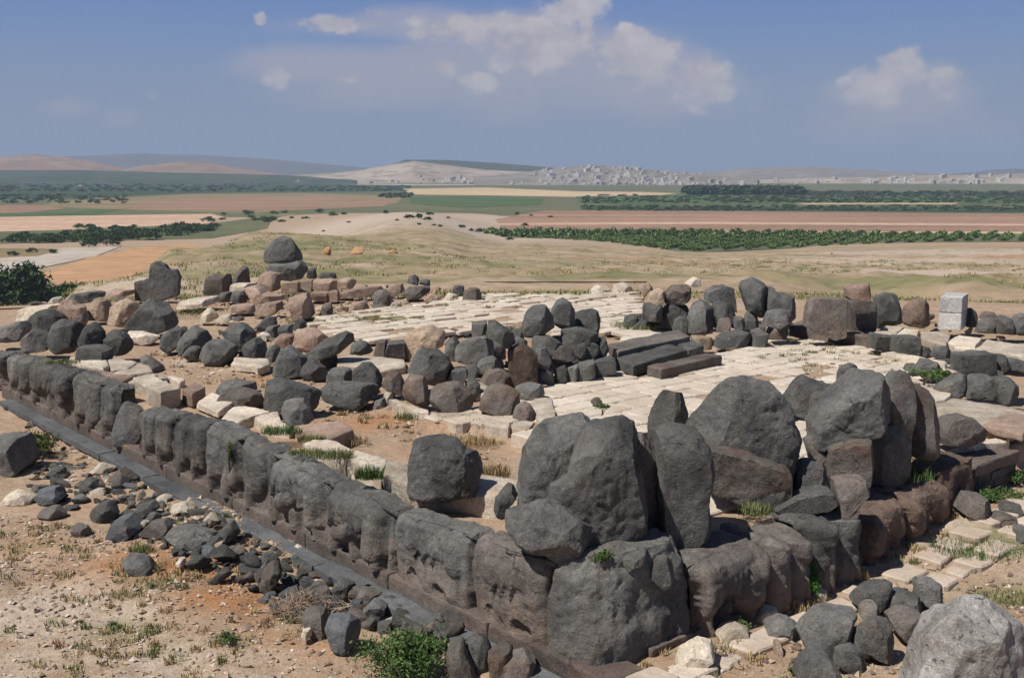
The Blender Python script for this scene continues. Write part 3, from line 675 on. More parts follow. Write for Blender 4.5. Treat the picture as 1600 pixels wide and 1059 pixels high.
RIGHT = [((1066, 868), (1157, 832), 'lion', MOX, 31, 'brown lion relief block directly right of the corner block'),
         ((1160, 830), (1229, 812), 'column', MOX, 32, 'relief block of two standing busts, the right one reddish, above the green weed'),
         ((1231, 806), (1306, 778), 'column', MOB, 33, 'dark block of two rounded columns behind the bright green weed'),
         ((1318, 796), (1382, 766), 'lion', MR, 34, 'reddish brown relief block past the notch in the right wall'),
         ((1384, 765), (1451, 742), 'lion', MR, 35, 'mottled red and grey relief block in the middle of the right wall'),
         ((1453, 728), (1507, 706), 'slab', MR, 36, 'orange stained block before the low masonry end of the right wall')]
for (p, q, kind, mat, sd, lab) in RIGHT:
    (ua, za), (ub, zb) = RT(*p), RT(*q)
    orthostat('R', ua + .015, ub - .015, float(zg(ua)) - .06, za, kind, mat, sd, lab, zend=zb, lean=.05, depth=.62, rr=.07, rug=.8)

# ------------------------------------------------------------------ blocks with a worn surface
def worn_box(org, ex, ey, hz, name, mat, seed, r=.035, amp=.012, res=14, parent=None, top_tilt=0, **pr):
    """a hewn block on the parallelogram org + s*ex + t*ey with rounded, chipped edges"""
    rng = np.random.default_rng(seed); lx, ly = np.linalg.norm(ex), np.linalg.norm(ey); V, Q, idx = [], [], {}
    def lin(L):
        n = int(np.clip(L / .06, 5, res)); c = np.linspace(0, 1, n + 1); k = min(.3, r / L)
        return np.unique(np.concatenate([[0, k * .35, k, 1 - k, 1 - k * .35, 1], c[(c > k) & (c < 1 - k)]]))
    X, Y, Zs = lin(lx), lin(ly), lin(hz)
    def vid(i, j, k):
        if (i, j, k) not in idx: idx[(i, j, k)] = len(V); V.append((X[i], Y[j], Zs[k]))
        return idx[(i, j, k)]
    A, B, C = len(X) - 1, len(Y) - 1, len(Zs) - 1
    for i in range(A):
        for j in range(B):
            Q.append((vid(i, j, C), vid(i + 1, j, C), vid(i + 1, j + 1, C), vid(i, j + 1, C))); Q.append((vid(i, j, 0), vid(i, j + 1, 0), vid(i + 1, j + 1, 0), vid(i + 1, j, 0)))
    for i in range(A):
        for k in range(C):
            Q.append((vid(i, 0, k), vid(i + 1, 0, k), vid(i + 1, 0, k + 1), vid(i, 0, k + 1))); Q.append((vid(i, B, k), vid(i, B, k + 1), vid(i + 1, B, k + 1), vid(i + 1, B, k)))
    for j in range(B):
        for k in range(C):
            Q.append((vid(0, j, k), vid(0, j, k + 1), vid(0, j + 1, k + 1), vid(0, j + 1, k))); Q.append((vid(A, j, k), vid(A, j + 1, k), vid(A, j + 1, k + 1), vid(A, j, k + 1)))
    S = np.array(V) * np.array([lx, ly, hz]); lim = np.array([lx, ly, hz]); rr = min(r, min(lim) * .3)
    cl = np.clip(S, rr, lim - rr); d = S - cl; l = np.linalg.norm(d, axis=1, keepdims=True)
    S = np.where(l > 1e-9, cl + d / np.maximum(l, 1e-9) * np.minimum(l, rr), S)
    ux, uy = np.append(ex, 0) / lx, np.append(ey, 0) / ly
    W3 = np.asarray(org) + S[:, :1] * ux + S[:, 1:2] * uy + np.outer(S[:, 2], [0, 0, 1])
    if np.cross(ux, uy)[2] < 0: Q = [q[::-1] for q in Q]
    Qa = np.array(Q); W3 = rough(W3, Qa, amp * 2.2, 1.6, seed, 3); W3 = rough(W3, Qa, amp, 7, seed + 3, 3)
    return place(name, W3, Q, mat, 50, parent, **pr)
def pbox(near, left, right, topy, z, name, mat, seed, label=None, cat='stone block', **k):
    """block from photo points: its nearest lower corner, the lower corners left and right of it, and the row of its top edge there"""
    n, l, r = at(*near, z), at(*left, z), at(*right, z); t = atd(near[0], topy, n[1])
    return worn_box(n, (r - n)[:2], (l - n)[:2], max(.08, t[2] - z), name, mat, seed, label=label, category=cat, **k)

# plinth course and kerb of the long wall
def along(side, u0, u1, n0, n1, z0, z1, name, mat, seed, label, cat, group=None, **k):
    o = P3(side, np.array([u0]), n1, z0)[0]; a = P3(side, np.array([u1]), n1, z0)[0]; b = P3(side, np.array([u0]), n0, z0)[0]
    return worn_box(o, (a - o)[:2], (b - o)[:2], z1 - z0, name, mat, seed, label=label, category=cat, group=group, **k)
us = [-.35, 2.0, 4.4, 6.9, 9.6, 12.6, 15.6, 19.5, 24]
rk = random.Random(5)
for k in range(8):
    along('L', us[k] + .012, us[k + 1] - .012, -.5, .12, .02, .40, 'plinth_stone', MPL, 50 + k, 'brownish plinth stone of the ledge under the carved blocks of the long wall', 'plinth stone', 'plinth stones under the long wall', res=40, r=.025, amp=.008)
ks = [.25, 2.15, 4.3, 6.0, 8.2, 10.6, 12.9, 15.4, 18.6, 23]
for k in range(9):
    along('L', ks[k] + .01, ks[k + 1] - .01, .13, .50 + rk.uniform(-.03, .03), .0, .17 + rk.uniform(-.015, .015), 'kerb_stone', MK, 70 + k, 'long flat blue grey kerb stone along the foot of the long wall', 'kerb stone', 'kerb stones along the long wall', res=40, r=.02, amp=.007)
rs = [.9, 3.2, 5.6, 8.0, 10.4]
for k in range(4):
    along('R', rs[k] + .012, rs[k + 1] - .012, -.4, .07, float(zg(rs[k])) - .08, float(zg(rs[k + 1])) + .07, 'footing_stone', MPL, 90 + k, 'dark footing stone under the carved blocks of the right wall', 'footing stone', 'footing stones under the right wall', res=40, r=.025)
# low masonry end of the right wall: three courses of dark brick-sized stones under a coping
(ua, za), (ub, zb) = RT(1510, 724), RT(1578, 698)
wall = bpy.data.objects.new('low_stone_wall', None); COL.objects.link(wall); wall.location = P3('R', np.array([ua]), 0, 0)[0]
wall['label'] = 'low dark masonry wall with a brownish coping at the right end of the right wall'; wall['category'] = 'wall'
zc = za - .24; rw = random.Random(8); vv, ff = [], []
for c in range(4):
    u = ua - rw.uniform(0, .2); zb0 = .42; zz0, zz1 = zb0 + (zc - zb0) * c / 4, zb0 + (zc - zb0) * (c + 1) / 4 - .012
    while u < ub:
        l = rw.uniform(.28, .5); d = rw.uniform(-.025, .02); n = len(vv)
        e0, e1 = max(u, ua), min(u + l - .015, ub)
        if e1 - e0 > .05:
            q = [P3('R', np.array([a]), b, z)[0] for z in (zz0, zz1) for a, b in ((e0, -.1 + d), (e1, -.1 + d), (e1, -.6), (e0, -.6))]
            vv += q; ff += [tuple(n + i for i in f) for f in ((0, 1, 5, 4), (1, 2, 6, 5), (2, 3, 7, 6), (3, 0, 4, 7), (4, 5, 6, 7))]
        u += l
place('masonry', vv, ff, MB, parent=wall)
o = P3('R', np.array([ua]), -.06, zc)[0]; a = P3('R', np.array([ub]), -.06, zc)[0]; b = P3('R', np.array([ua]), -.7, zc)[0]
worn_box(o, (a - o)[:2], (b - o)[:2], .24, 'coping', MPL, 99, parent=wall, res=40)

# ------------------------------------------------------------------ single stones from their outline in the photo
ZONE = {'A': (0, 340, 3.995), 'B': (400, 340, 3.995), 'C': (800, 400, 3.995), 'D': (1200, 400, 3.995), 'E': (0, 520, 3.995), 'F': (300, 540, 3.995), 'G': (780, 560, 3.21), 'H': (1160, 540, 3.31),
        'I': (0, 640, 3.995), 'J': (0, 800, 4), 'K': (400, 780, 3.795), 'L': (740, 780, 3.795), 'M': (1060, 740, 2.963), 'N': (560, 480, 5.293), 'O': (0, 0, 1)}
def outline(zone, txt):
    x0, y0, s = ZONE[zone]; return np.array([[x0 + float(a) / s, y0 + float(b) / s] for a, b in (p.split(',') for p in txt.split())])
def resample(P, n):
    Q = np.vstack([P, P[:1]]); d = np.r_[0, np.cumsum(np.hypot(*np.diff(Q, axis=0).T))]
    t = np.linspace(0, d[-1], n, endpoint=False); return np.stack([np.interp(t, d, Q[:, k]) for k in (0, 1)], 1)
def smooth_loop(P, k):
    for _ in range(k): P = P * .5 + (np.roll(P, 1, 0) + np.roll(P, -1, 0)) * .25
    return P
BASE_Z = {}
def stone(zone, name, mat, txt, z, t, label, cat='stone', seed=0, p=4.2, fac=7, ra=1.0, dep=None, group=None, res=1.0, skew=0.0, fwd=0.0, smooth=25, sm=0, nf=None, ch=None, sc=None):
    if name[:5] in ('round', 'domed'): p = 3.0
    O = outline(zone, txt); rng = np.random.default_rng(seed + 1000)
    lo = O[np.argmax(O[:, 1])]
    if z < .25 and not dep: z = atz(lo[0], lo[1], z)[2]
    d0 = dep if dep else at(lo[0], lo[1], z)[1]
    px = (O[:, 0].max() - O[:, 0].min()) * .64 * res
    N = int(np.clip(px * 1.5, 28, 170)); M = int(N * .55)
    wid = (O[:, 0].max() - O[:, 0].min()) / F * d0; hei = (O[:, 1].max() - O[:, 1].min()) / F * d0
    if t is None: t = .85 * min(wid, hei * 1.6)
    dc = d0 + .30 * t + fwd
    R = smooth_loop(resample(O, N), sm)
    C = np.array([atd(a, b, dc) for a, b in R])
    cz = C[:, 2].min() + .22 * (C[:, 2].max() - C[:, 2].min()); cx = .5 * (C[:, 0].max() + C[:, 0].min())
    V = []; sx = sz = 0
    if p >= 4:                              # broken stone: flat faces with bevelled margins, the front face a little off centre
        ch_, sc_ = rng.uniform(.10, .26), rng.uniform(.62, .86); ch_, sc_ = (ch_, sc_) if fac >= 5 else (rng.uniform(.05, .10), rng.uniform(.86, .95)); ch, sc = ch or ch_, sc or sc_; sx, sz = rng.normal() * .09 * wid, rng.uniform(-.04, .10) * hei; k1 = max(5, M // 4); k2 = max(4, M // 6); k3 = max(5, M - 2 * k1 - 2 * k2)
        prf = [(-.5, q) for q in np.linspace(.04, sc, k1)] + [(-.5 + ch * q, sc + (1 - sc) * q) for q in np.linspace(0, 1, k2 + 1)[1:]] + [(-.5 + ch + (1 - 2 * ch) * q, 1) for q in np.linspace(0, 1, k3 + 1)[1:]]
        prf += [(.5 - ch + ch * q, 1 - (1 - sc) * q) for q in np.linspace(0, 1, k2 + 1)[1:]] + [(.5, q) for q in np.linspace(sc, .04, k1)[1:]]
    else:
        prf = []
        for a in np.linspace(-math.pi / 2 + .09, math.pi / 2 - .09, M): prf.append((.5 * np.sign(math.sin(a)) * abs(math.sin(a)) ** (2 / p), abs(math.cos(a)) ** (2 / p)))
    M = len(prf)
    for c, s in prf:
        c = c * 2
        V.append(np.stack([cx + (C[:, 0] - cx) * s + skew * c * t + sx * (1 - s), np.full(N, dc + c * t * .5), cz + (C[:, 2] - cz) * s + sz * (1 - s)], 1))
    V = np.concatenate(V); Q = ring_faces(M, N)
    V = front_facets(V, rng, nf if nf is not None else fac + 3 if fac > 4 else fac)
    if fac >= 5: V = chips(V, rng, 16) if nf is None else chips(V, rng, 8, .92, .99)
    size = min(wid, hei, t)
    V = rough(V, Q, .020 * size * ra, 1.3 / max(.25, size), seed, 3)
    V = rough(V, Q, .018 * size * ra, 4.0 / max(.25, size), seed + 7, 3)
    V = rough(V, Q, .010 * min(1, size) * ra, 12 / max(.3, size), seed + 11, 2)
    F_ = Q.tolist() + [tuple(range(N))[::-1], tuple(range((M - 1) * N, M * N))]
    # orient outward
    n = vnormals(V, Q); 
    if ((V - V.mean(0)) * n).sum() < 0: F_ = [tuple(f[::-1]) for f in F_]
    return place(name, V, F_, mat, smooth, label=label, category=cat, group=group)
def corner_block():
    ub = LT(893, 866)[0]; ua = RT(1066, 868)[0] - .02; rng = np.random.default_rng(5); N, M = 150, 70
    bot = [(-.03, ub), (-.05, .35), (.0, .05), (.12, -.08), (ua * .5, -.07), (ua - .02, -.04), (ua, .75), (.6, ub)]
    mid = [(.0, ub), (-.02, .45), (.10, .16), (.30, .03), (ua * .55, .0), (ua - .04, .03), (ua, .75), (.6, ub)]
    top = [(.05, ub), (.16, .62), (.36, .46), (.52, .42), (ua * .6, .33), (ua - .08, .2), (ua, .75), (.6, ub)]
    R = [resample(np.array(q, float), N) for q in (bot, mid, top)]; zs = [.0, .66, 1.62]; V = []
    for t in np.linspace(0, 1, M):
        P = R[0] + (R[1] - R[0]) * min(1, t / .38) if t < .38 else R[1] + (R[2] - R[1]) * ((t - .38) / .62)
        z = zs[0] + (zs[1] - zs[0]) * t / .38 if t < .38 else zs[1] + (zs[2] - zs[1]) * (t - .38) / .62
        V.append(np.column_stack([C0 + P[:, :1] * DR + P[:, 1:] * DL, np.full(N, z)]))
    c = V[-1].mean(0)
    for q in (.97, .85, .6, .3, .05): V.append(c + (V[M - 1] - c) * q + np.array([0, 0, .02 * (1 - q)]))
    V = np.concatenate(V); K = M + 5; Q = ring_faces(K, N)
    n = vnormals(V, Q)
    if ((V - V.mean(0)) * n).sum() < 0: Q = Q[:, ::-1]
    for d, k in (((.1, -.75, .65), .80), ((.75, -.35, .55), .84), ((-.7, -.3, .6), .90), ((.35, -.9, .2), .93), ((.9, -.1, .1), .95)):
        d = np.array(d); d /= np.linalg.norm(d); cc = V.mean(0); h = (V - cc) @ d; m = h.max() * k; o = h > m; V[o] -= np.outer((h[o] - m) * .9, d)
    # a long open crack down the sloping face
    V = rough(V, Q, .07, 1.4, 3, 3); V = rough(V, Q, .03, 4.5, 8, 3); V = rough(V, Q, .010, 15, 9, 3)
    place('corner_block', V, Q.tolist() + [tuple(range((K - 1) * N, K * N))], MB, 40, label='dark corner block with a broad sloping face where the two carved walls meet', category='stone')
corner_block()
NS = [0]
def stones(table):
    for line in table.strip().split('\n'):
        line = line.strip()
        if not line or line[0] == '#': continue
        zone, name, mat, z, t, opts, label, txt = [q.strip() for q in line.split('|')]
        kw = {}
        for o in opts.split():
            k, v = o.split('='); kw[k] = float(v) if k not in ('fac', 'sm', 'nf', 'group', 'cat') else (int(v) if k != 'group' and k != 'cat' else v.replace('_', ' '))
        NS[0] += 1
        stone(zone, name, MATS[mat], txt, float(z), float(t) if t != '-' else None, label, seed=NS[0] * 13, **kw)
# zone | name | material | z of its base | thickness | options | label | outline
stones('''
# --- the tall corner and the standing boulders of the front
#L|corner_block|B|0|1.5|fac=6 p=4 res=1.3|dark corner block with a broad sloping face where the two carved walls meet|572,960 580,700 590,620 640,500 690,395 760,385 870,400 1060,435 1180,455 1195,560 1180,800 1100,900 960,1005 790,1040 640,985
L|basalt_stone|B|1.2|.5|fac=5|small upright grey stone wedged on the right shoulder of the corner block|1055,470 1060,430 1090,350 1150,338 1185,380 1190,480 1120,520
L|basalt_stone|X|.75|.35|fac=5|knob shaped brownish stone between the corner block and the lion relief|1185,480 1185,420 1210,388 1260,400 1282,510 1260,560 1205,540
L|basalt_slab|B|1.45|.6|p=5|flat broken slab lying at the foot of the giant split boulder|825,380 830,340 900,310 1025,285 1035,325 1000,375 900,400
G|split_boulder|B|1.40|1.5|fac=9 res=1.2 dep=14.3 ra=1.3 ch=0.2 sc=0.75|left half of the giant split boulder, a dark cleft with weeds on its right side|90,700 95,560 112,430 165,350 280,298 390,278 475,300 480,420 440,520 400,640 380,760 300,800 150,790
G|split_boulder|B|1.40|1.7|fac=10 res=1.2 dep=13.9 ra=1.3 ch=0.2 sc=0.72|right half of the giant split boulder, rough and domed, shaded on its right side|240,760 250,610 340,560 362,485 430,350 560,283 692,316 748,415 758,560 755,700 745,860 700,965 560,990 430,935 330,900 270,840
G|basalt_block|B|1.50|.9|fac=7 dep=13.5 ra=1.3|rough cracked block at the lower left foot of the giant split boulder|25,860 35,720 120,690 220,715 330,740 470,850 545,875 520,930 430,950 375,1005 300,1000 215,950 120,925
G|leaning_slab|X|1.45|.9|fac=6 dep=15 p=3.6|brownish curved slab leaning against the back of the giant split boulder|480,310 560,243 640,243 725,295 790,390 850,500 885,600 880,880 700,930 600,700 560,400
G|standing_stone|B|1.45|.95|dep=14.7 res=1.2    p=4.5 fac=5 nf=1 ch=0.16 sc=0.86|smooth round cornered pillar stone standing right of the giant split boulder|790,380 855,345 930,355 1005,378 1045,440 1057,540 1035,680 1035,850 990,905 880,930 800,900 780,600
G|basalt_stone|B|1.45|.6|fac=5|tall pointed stone standing between the round pillar stone and the broad flat faced boulder|740,560 750,310 785,205 840,142 890,133 940,165 965,195 950,350 945,540
O|broad_boulder|B|1.75|1.0|p=3.8 res=1.2 dep=16.7 fac=5 nf=2 ch=0.14 sc=0.88 ra=1.3|broad domed boulder with a flat front face and a carved recess|1070,690 1074,655 1086,622 1115,598 1160,589 1206,602 1230,628 1244,680 1239,722 1228,764 1205,775 1150,730 1105,712 1090,715
O|carved_socle|X|1.42|.9|p=6 dep=16.2 fac=5 nf=0 ch=0.05 sc=0.95|brownish square cut socle with a stepped recess under the broad domed boulder|1101,690 1160,705 1228,728 1232,788 1190,790 1100,757
O|basalt_stone|B|1.42|.5|fac=7|broken stone at the right foot of the brownish carved socle|1182,790 1178,765 1190,745 1222,742 1238,760 1236,785 1210,795
H|basalt_boulder|B|1.45|1.3|fac=8|grey boulder peeking out behind the two largest boulders of the right wall|225,345 238,250 280,188 330,163 385,190 470,205 480,300 430,380 300,370
H|basalt_stone|X|1.9|.5|fac=5|brownish round faced stone in front of the boulder that peeks out behind|345,352 360,260 400,222 440,240 430,310 385,358
H|lion_head_boulder|B|1.75|1.2|fac=8 dep=17.4 res=1.2 nf=5 ch=0.22 sc=0.7 ra=1.3|big dark boulder with an overhanging jaw, like a beast's head, on the right wall|345,515 350,400 400,318 460,250 520,190 600,138 700,138 755,215 772,300 740,360 690,420 610,455 530,472 450,495 385,525
H|standing_slab|G|1.45|.8|fac=5 dep=18 p=3.4|light grey curved slab standing behind the beast's head boulder|740,270 695,140 740,106 815,110 870,150 888,200 882,350 850,520 820,640 770,600
H|standing_slab|X|1.45|.8|fac=6 dep=18.3|brown shaded slab at the right end of the boulder group on the right wall|860,150 920,168 970,240 1000,325 1003,450 1000,560 900,600 840,520 850,300
H|basalt_block|B|1.40|.9|fac=5 dep=17.9 nf=3|dark deeply shaded block under the overhang of the beast's head boulder|600,690 610,480 700,400 800,400 850,480 850,640 800,690 700,710
H|basalt_block|X|1.42|.8|fac=4 p=4.5 dep=17.1 nf=2 sc=0.88|brownish square block carrying the beast's head boulder|430,690 438,515 540,468 635,468 645,600 630,700 520,710
H|basalt_stone|X|1.42|.5|fac=5 dep=17.4|small brown stone left of the square block under the beast's head boulder|318,480 345,430 400,500 440,520 440,640 360,620
H|basalt_block|X|1.0|.55|fac=5 p=4 dep=16 nf=2 sc=0.88|upright brown block set in the notch of the right wall|485,890 468,690 540,675 620,678 645,740 600,765 565,880
H|basalt_stone|B|1.1|.6|fac=6 dep=16.7|dark rubble stone in the shadow behind the notch of the right wall|262,750 272,600 330,588 440,612 480,700 485,790 400,790 300,770
H|round_stone|B|2.5|.5|fac=5 dep=19.2|round dark stone resting behind the top of the beast's head boulder|485,195 500,120 560,84 602,108 608,150 560,200
H|coping_stone|B|1.35|.5|p=5 fac=5 nf=0 ch=0.08 sc=0.93 ra=0.6|long worn coping stone on the wall top in front of the brownish carved socle|150,830 260,770 400,738 460,745 478,800 440,830 300,850 180,880
H|basalt_stone|B|1.0|.5|fac=6|dark stone lying in the notch between the columns and the reddish blocks|440,880 470,870 560,870 560,930 540,990 480,990
H|round_boulder|X|1.5|.9|fac=3|rounded brownish boulder with a crack on the pale slabs near the right edge|988,450 1000,400 1055,366 1130,356 1205,382 1255,430 1242,482 1160,502 1060,512 998,495
O|squat_boulder|B|1.5|.9|p=3.8 res=1.3 fac=6 nf=4 ch=0.12 sc=0.88 ra=1.3|squat flat topped dark boulder standing alone on the pale slabs of the long wall|641,770 638,715 645,690 680,680 712,685 728,703 752,708 758,725 746,770 700,779 655,776
G|basalt_stone|B|1.5|.5|fac=6|dark leaning stone left of the giant split boulder with a black gap beneath|-30,760 -20,690 40,632 75,640 100,690 60,720 40,780 0,800
E|fallen_relief|G|.35|.7|fac=6|low broken carved stone with a hollow, lying in the break of the long wall|700,690 705,560 740,440 800,420 860,440 1000,540 995,565 920,565 885,700 800,705 740,700
E|leaning_slab|X|.3|.5|fac=3|brown slab leaning in the break of the long wall beside the dark bulging block|880,700 900,620 960,558 1005,550 1005,690 980,775 930,775
E|basalt_block|B|.9|.7|fac=4|dark square stone end at the left side of the break in the long wall|700,420 695,350 790,330 800,400 770,440
# --- left corner of the temple
A|standing_slab|B|1.2|.55|fac=3 p=5 sm=0|dark standing slab with a stepped top, leftmost tall stone behind the walls|845,515 848,400 890,392 940,372 950,290 992,266 1035,290 1055,325 1105,322 1122,370 1115,485 1000,525
A|basalt_boulder|B|1.35|1.5|fac=10 res=1.2|big faceted dark boulder in front of the pale pitted blocks on the left|795,690 800,640 860,545 940,500 985,488 1050,540 1100,600 1115,650 1080,690 990,722 920,728 850,717
A|limestone_block|T|1.3|1.0|fac=5|tan pitted limestone block, left one of the pair beside the big faceted boulder|548,632 550,550 590,505 640,498 692,540 690,645
A|limestone_block|T|1.3|1.0|fac=5|tan pitted limestone block, right one of the pair beside the big faceted boulder|685,660 690,545 740,508 872,508 870,600 800,690
A|flat_slab|B|1.5|.9|fac=4|flat dark slab lying behind the pale blocks at the left|435,505 450,478 600,460 642,468 632,500 560,525 480,545
A|flat_slab|P|1.4|.9|fac=4|flat tan slab lying left of the dark standing slab with the stepped top|640,475 700,450 832,453 828,478 740,505 655,495
A|limestone_block|L|1.2|1.2|fac=4 p=4|long pale block at the left edge behind the dark stones|118,645 130,570 200,558 372,546 385,610 200,640
A|limestone_block|P|1.3|.9|fac=6|pinkish white block leaning behind the dark stones at the left|362,525 440,503 472,540 545,560 555,605 500,660 430,600 365,590
A|limestone_stone|L|1.3|.6|fac=5|small pale stone at the far left by the green bushes|288,548 330,500 388,493 370,548
A|basalt_stone|B|1.5|1.1|fac=7|rounded dark boulder on top of the stone pile in the left corner|155,700 200,610 250,573 340,575 388,600 385,650 310,710 180,730
A|basalt_stone|G|1.5|1.0|fac=7|grey boulder cut by the left edge of the photo on top of the wall|-60,700 20,680 110,648 185,640 165,700 140,765 20,775 -60,770
A|basalt_stone|G|1.45|1.0|fac=7|broad weathered grey stone, lowest of the pile in the left corner|135,800 150,730 200,690 305,712 325,760 312,822 180,842
A|basalt_boulder|B|1.45|1.1|fac=9|boulder with a light left face and a black right face, left corner|308,715 340,650 400,628 500,640 507,690 492,800 440,848 380,842 322,800
A|basalt_stone|B|1.6|.8|fac=6|dark upright stone behind the square block in the left corner|492,785 508,690 550,648 590,653 642,720 640,800 560,830
A|square_block|B|1.45|.8|fac=3 p=5|small square dark block lying on the pale slabs in the left corner|498,875 508,800 620,803 682,830 678,888 600,897 510,890
A|basalt_boulder|B|1.45|.9|fac=7|domed dark boulder with a pale chip, right of the square dark block|640,800 650,740 690,700 740,706 775,722 812,770 808,822 770,858 700,852 655,810
A|basalt_stone|X|1.4|.7|fac=5|brown stone at the back of the left corner pile|455,640 462,620 545,588 545,640 505,690
A|flat_stone|X|1.25|.8|fac=5|low brown stone lying on the earth path behind the pale slabs|848,875 890,853 945,868 1000,918 1018,948 960,945 895,905
A|basalt_boulder|B|1.25|1.1|fac=8|dark boulder at the left end of the row behind the earth path|995,775 1010,740 1050,700 1130,688 1165,720 1130,790 1060,848 1005,815
A|basalt_boulder|B|1.25|1.3|fac=8|long grey boulder second from the left in the row behind the earth path|1090,800 1160,715 1200,668 1285,702 1315,760 1310,810 1260,855 1130,852
A|basalt_stone|B|1.22|.6|fac=7|small black shaded stone in front of the row behind the earth path|1140,855 1180,808 1252,793 1245,885 1190,893
A|basalt_boulder|B|1.22|1.3|fac=9|dark boulder with a smooth lit face in the row behind the path|1237,885 1258,810 1308,770 1400,768 1475,800 1465,872 1420,908 1300,912
A|basalt_boulder|B|1.3|1.1|fac=7|dark boulder behind the smooth faced one in the row behind the path|1383,735 1420,678 1500,658 1575,700 1590,750 1510,830 1465,800
A|basalt_boulder|B|1.25|.9|fac=7|greenish grey angular boulder at the right end of the row behind the path|1478,868 1520,790 1560,758 1615,750 1660,800 1655,862 1560,885
A|standing_stone|X|1.25|.6|fac=4 p=4|wide low standing stone with a notched top behind the left rubble|1278,475 1283,370 1340,348 1385,362 1435,348 1443,400 1432,475 1340,488
A|standing_stone|X|1.35|.7|fac=6|small peaked standing stone left of the great dark throne shaped block|1448,415 1468,330 1520,293 1558,320 1575,352 1562,415 1500,425
A|basalt_stone|B|1.25|.8|fac=6|dark stone lying below the wide notched standing stone|1345,510 1380,470 1440,455 1460,520 1370,530
A|basalt_stone|B|1.25|.8|fac=6|dark stone right below the small peaked standing stone|1440,520 1455,460 1520,450 1545,505 1510,545
A|limestone_block|L|1.35|.9|fac=4 p=4|pale flat block under the small peaked standing stone|1440,458 1448,415 1592,408 1605,455 1530,478
A|limestone_stone|L|1.22|.8|fac=6|pale broken slab among the rubble right of the big faceted boulder|1255,660 1265,600 1300,560 1350,580 1360,620 1310,650
A|limestone_stone|L|1.22|.7|fac=5|flat pale slab leaning on dark stones, left of the middle rubble|1345,640 1380,610 1445,605 1450,640 1390,665
A|limestone_block|P|1.25|1.0|fac=5|pinkish block lying on earth below the great dark throne shaped block|1420,580 1440,548 1530,540 1600,550 1595,590 1500,598
A|limestone_block|L|1.3|1.4|fac=4 p=4|long pale slab on the ground right of the dark standing slab with the stepped top|1120,560 1135,520 1220,505 1340,495 1355,530 1250,560
E|limestone_block|L|1.22|.6|fac=4 p=4.5|low pale kerb block under the big faceted boulder|800,20 800,-10 880,-5 985,25 960,60 900,70
# --- the back rubble
B|broken_stele_foot|B|1.35|1.5|fac=5 p=3.6 sm=1|broad lower half of the great dark throne shaped block on the skyline, below a pale crack|68,345 66,285 180,290 305,262 322,330 320,375 230,395 120,378
B|broken_stele_head|B|2.30|1.3|fac=6 p=3.2 dep=53.6|domed upper half of the great dark throne shaped block on the skyline|48,285 58,190 98,125 170,108 245,123 272,170 302,262 240,290 130,297
B|basalt_stone|B|1.3|.7|fac=5|dark stone at the right foot of the great throne shaped block|318,380 322,320 370,318 378,378
B|basalt_stone|B|1.3|.8|fac=6|low dark stone on the far edge right of the throne shaped block|378,378 398,346 460,343 502,348 512,378 430,386
B|limestone_boulder|P|1.3|1.3|fac=8|greyish tan boulder in front of the great throne shaped block|2,425 20,350 90,333 172,355 168,392 140,400 145,455 70,465
B|tilted_slab|P|1.3|1.3|fac=4 p=4|tilted pinkish slab propped on a brown block left of the cut stone|-70,440 0,425 30,440 55,470 160,488 162,520 20,545
B|limestone_block|P|1.22|1.1|fac=5|brown shaded block under the tilted pinkish slab|0,610 5,545 160,520 165,560 120,600 60,620
B|cut_block|P|1.3|.8|fac=3 p=5|tan cut block, first from the left in the row behind the rubble|158,475 164,410 270,398 268,465
B|cut_block|P|1.3|.8|fac=3 p=5|narrow tan cut block, second in the row behind the rubble|268,460 274,400 357,388 357,462
B|cut_block|P|1.3|.9|fac=4 p=4|tan and brown cut block, third in the row behind the rubble|357,445 360,390 470,383 502,395 498,447 420,463
B|cut_block|P|1.3|.9|fac=5 p=4|greyish cut block at the right end of the row behind the rubble|498,445 508,390 600,368 630,400 605,442
B|cut_block|P|1.22|1.0|fac=4 p=4.5 sm=0|large tilted cut block with a lit top in the middle of the rubble|183,545 230,490 320,473 332,510 352,600 340,625 240,635 222,560
B|cut_block|P|1.22|.8|fac=3 p=5|pinkish cut block right of the large tilted cut block|338,505 343,465 452,463 453,525
B|cut_block|P|1.22|.7|fac=3 p=5|small pinkish square block left of the long tan beam|453,525 458,460 512,458 518,520
B|stone_beam|P|1.25|.7|fac=3 p=5 sm=0|long tan stone beam lying across the back rubble|518,505 522,470 650,438 780,428 802,462 700,493
B|standing_stone|G|1.22|.7|fac=5|upright grey stone at the right end of the long tan beam|730,555 738,470 790,438 852,500 835,555
B|limestone_block|P|1.25|.8|fac=6|pinkish block behind the upright grey stone|818,475 828,415 922,412 928,462 860,495
B|tilted_slab|X|1.22|.8|fac=5 p=4|brown tilted slab with a pale upper edge in the back rubble|918,465 958,428 1080,428 1090,462 1000,515 945,508
B|basalt_stone|B|1.3|.8|fac=6|dark stone on the far edge of the paving, left of the railing|943,405 950,370 990,353 1018,380 1012,422
B|basalt_stone|B|1.3|.6|fac=7|jagged dark stone on the far edge of the paving, nearest the railing|1016,415 1033,385 1092,388 1088,428
B|limestone_block|P|1.22|.7|fac=6|tan broken block on the back paving below the jagged dark stone|1043,508 1090,468 1137,490 1168,528 1060,530
B|limestone_stone|L|1.22|.7|fac=6|pale stone left of the dark rounded stone on the back paving|1168,505 1200,468 1262,480 1268,525 1180,528
B|basalt_boulder|X|1.3|.9|fac=6|dark rounded stone alone on the back paving under the railing|1288,508 1293,450 1340,428 1392,440 1408,480 1402,528 1300,530
B|basalt_stone|G|1.3|.8|fac=7|grey rough stone behind the dark rounded stone on the back paving|1218,455 1238,420 1302,428 1300,470 1230,465
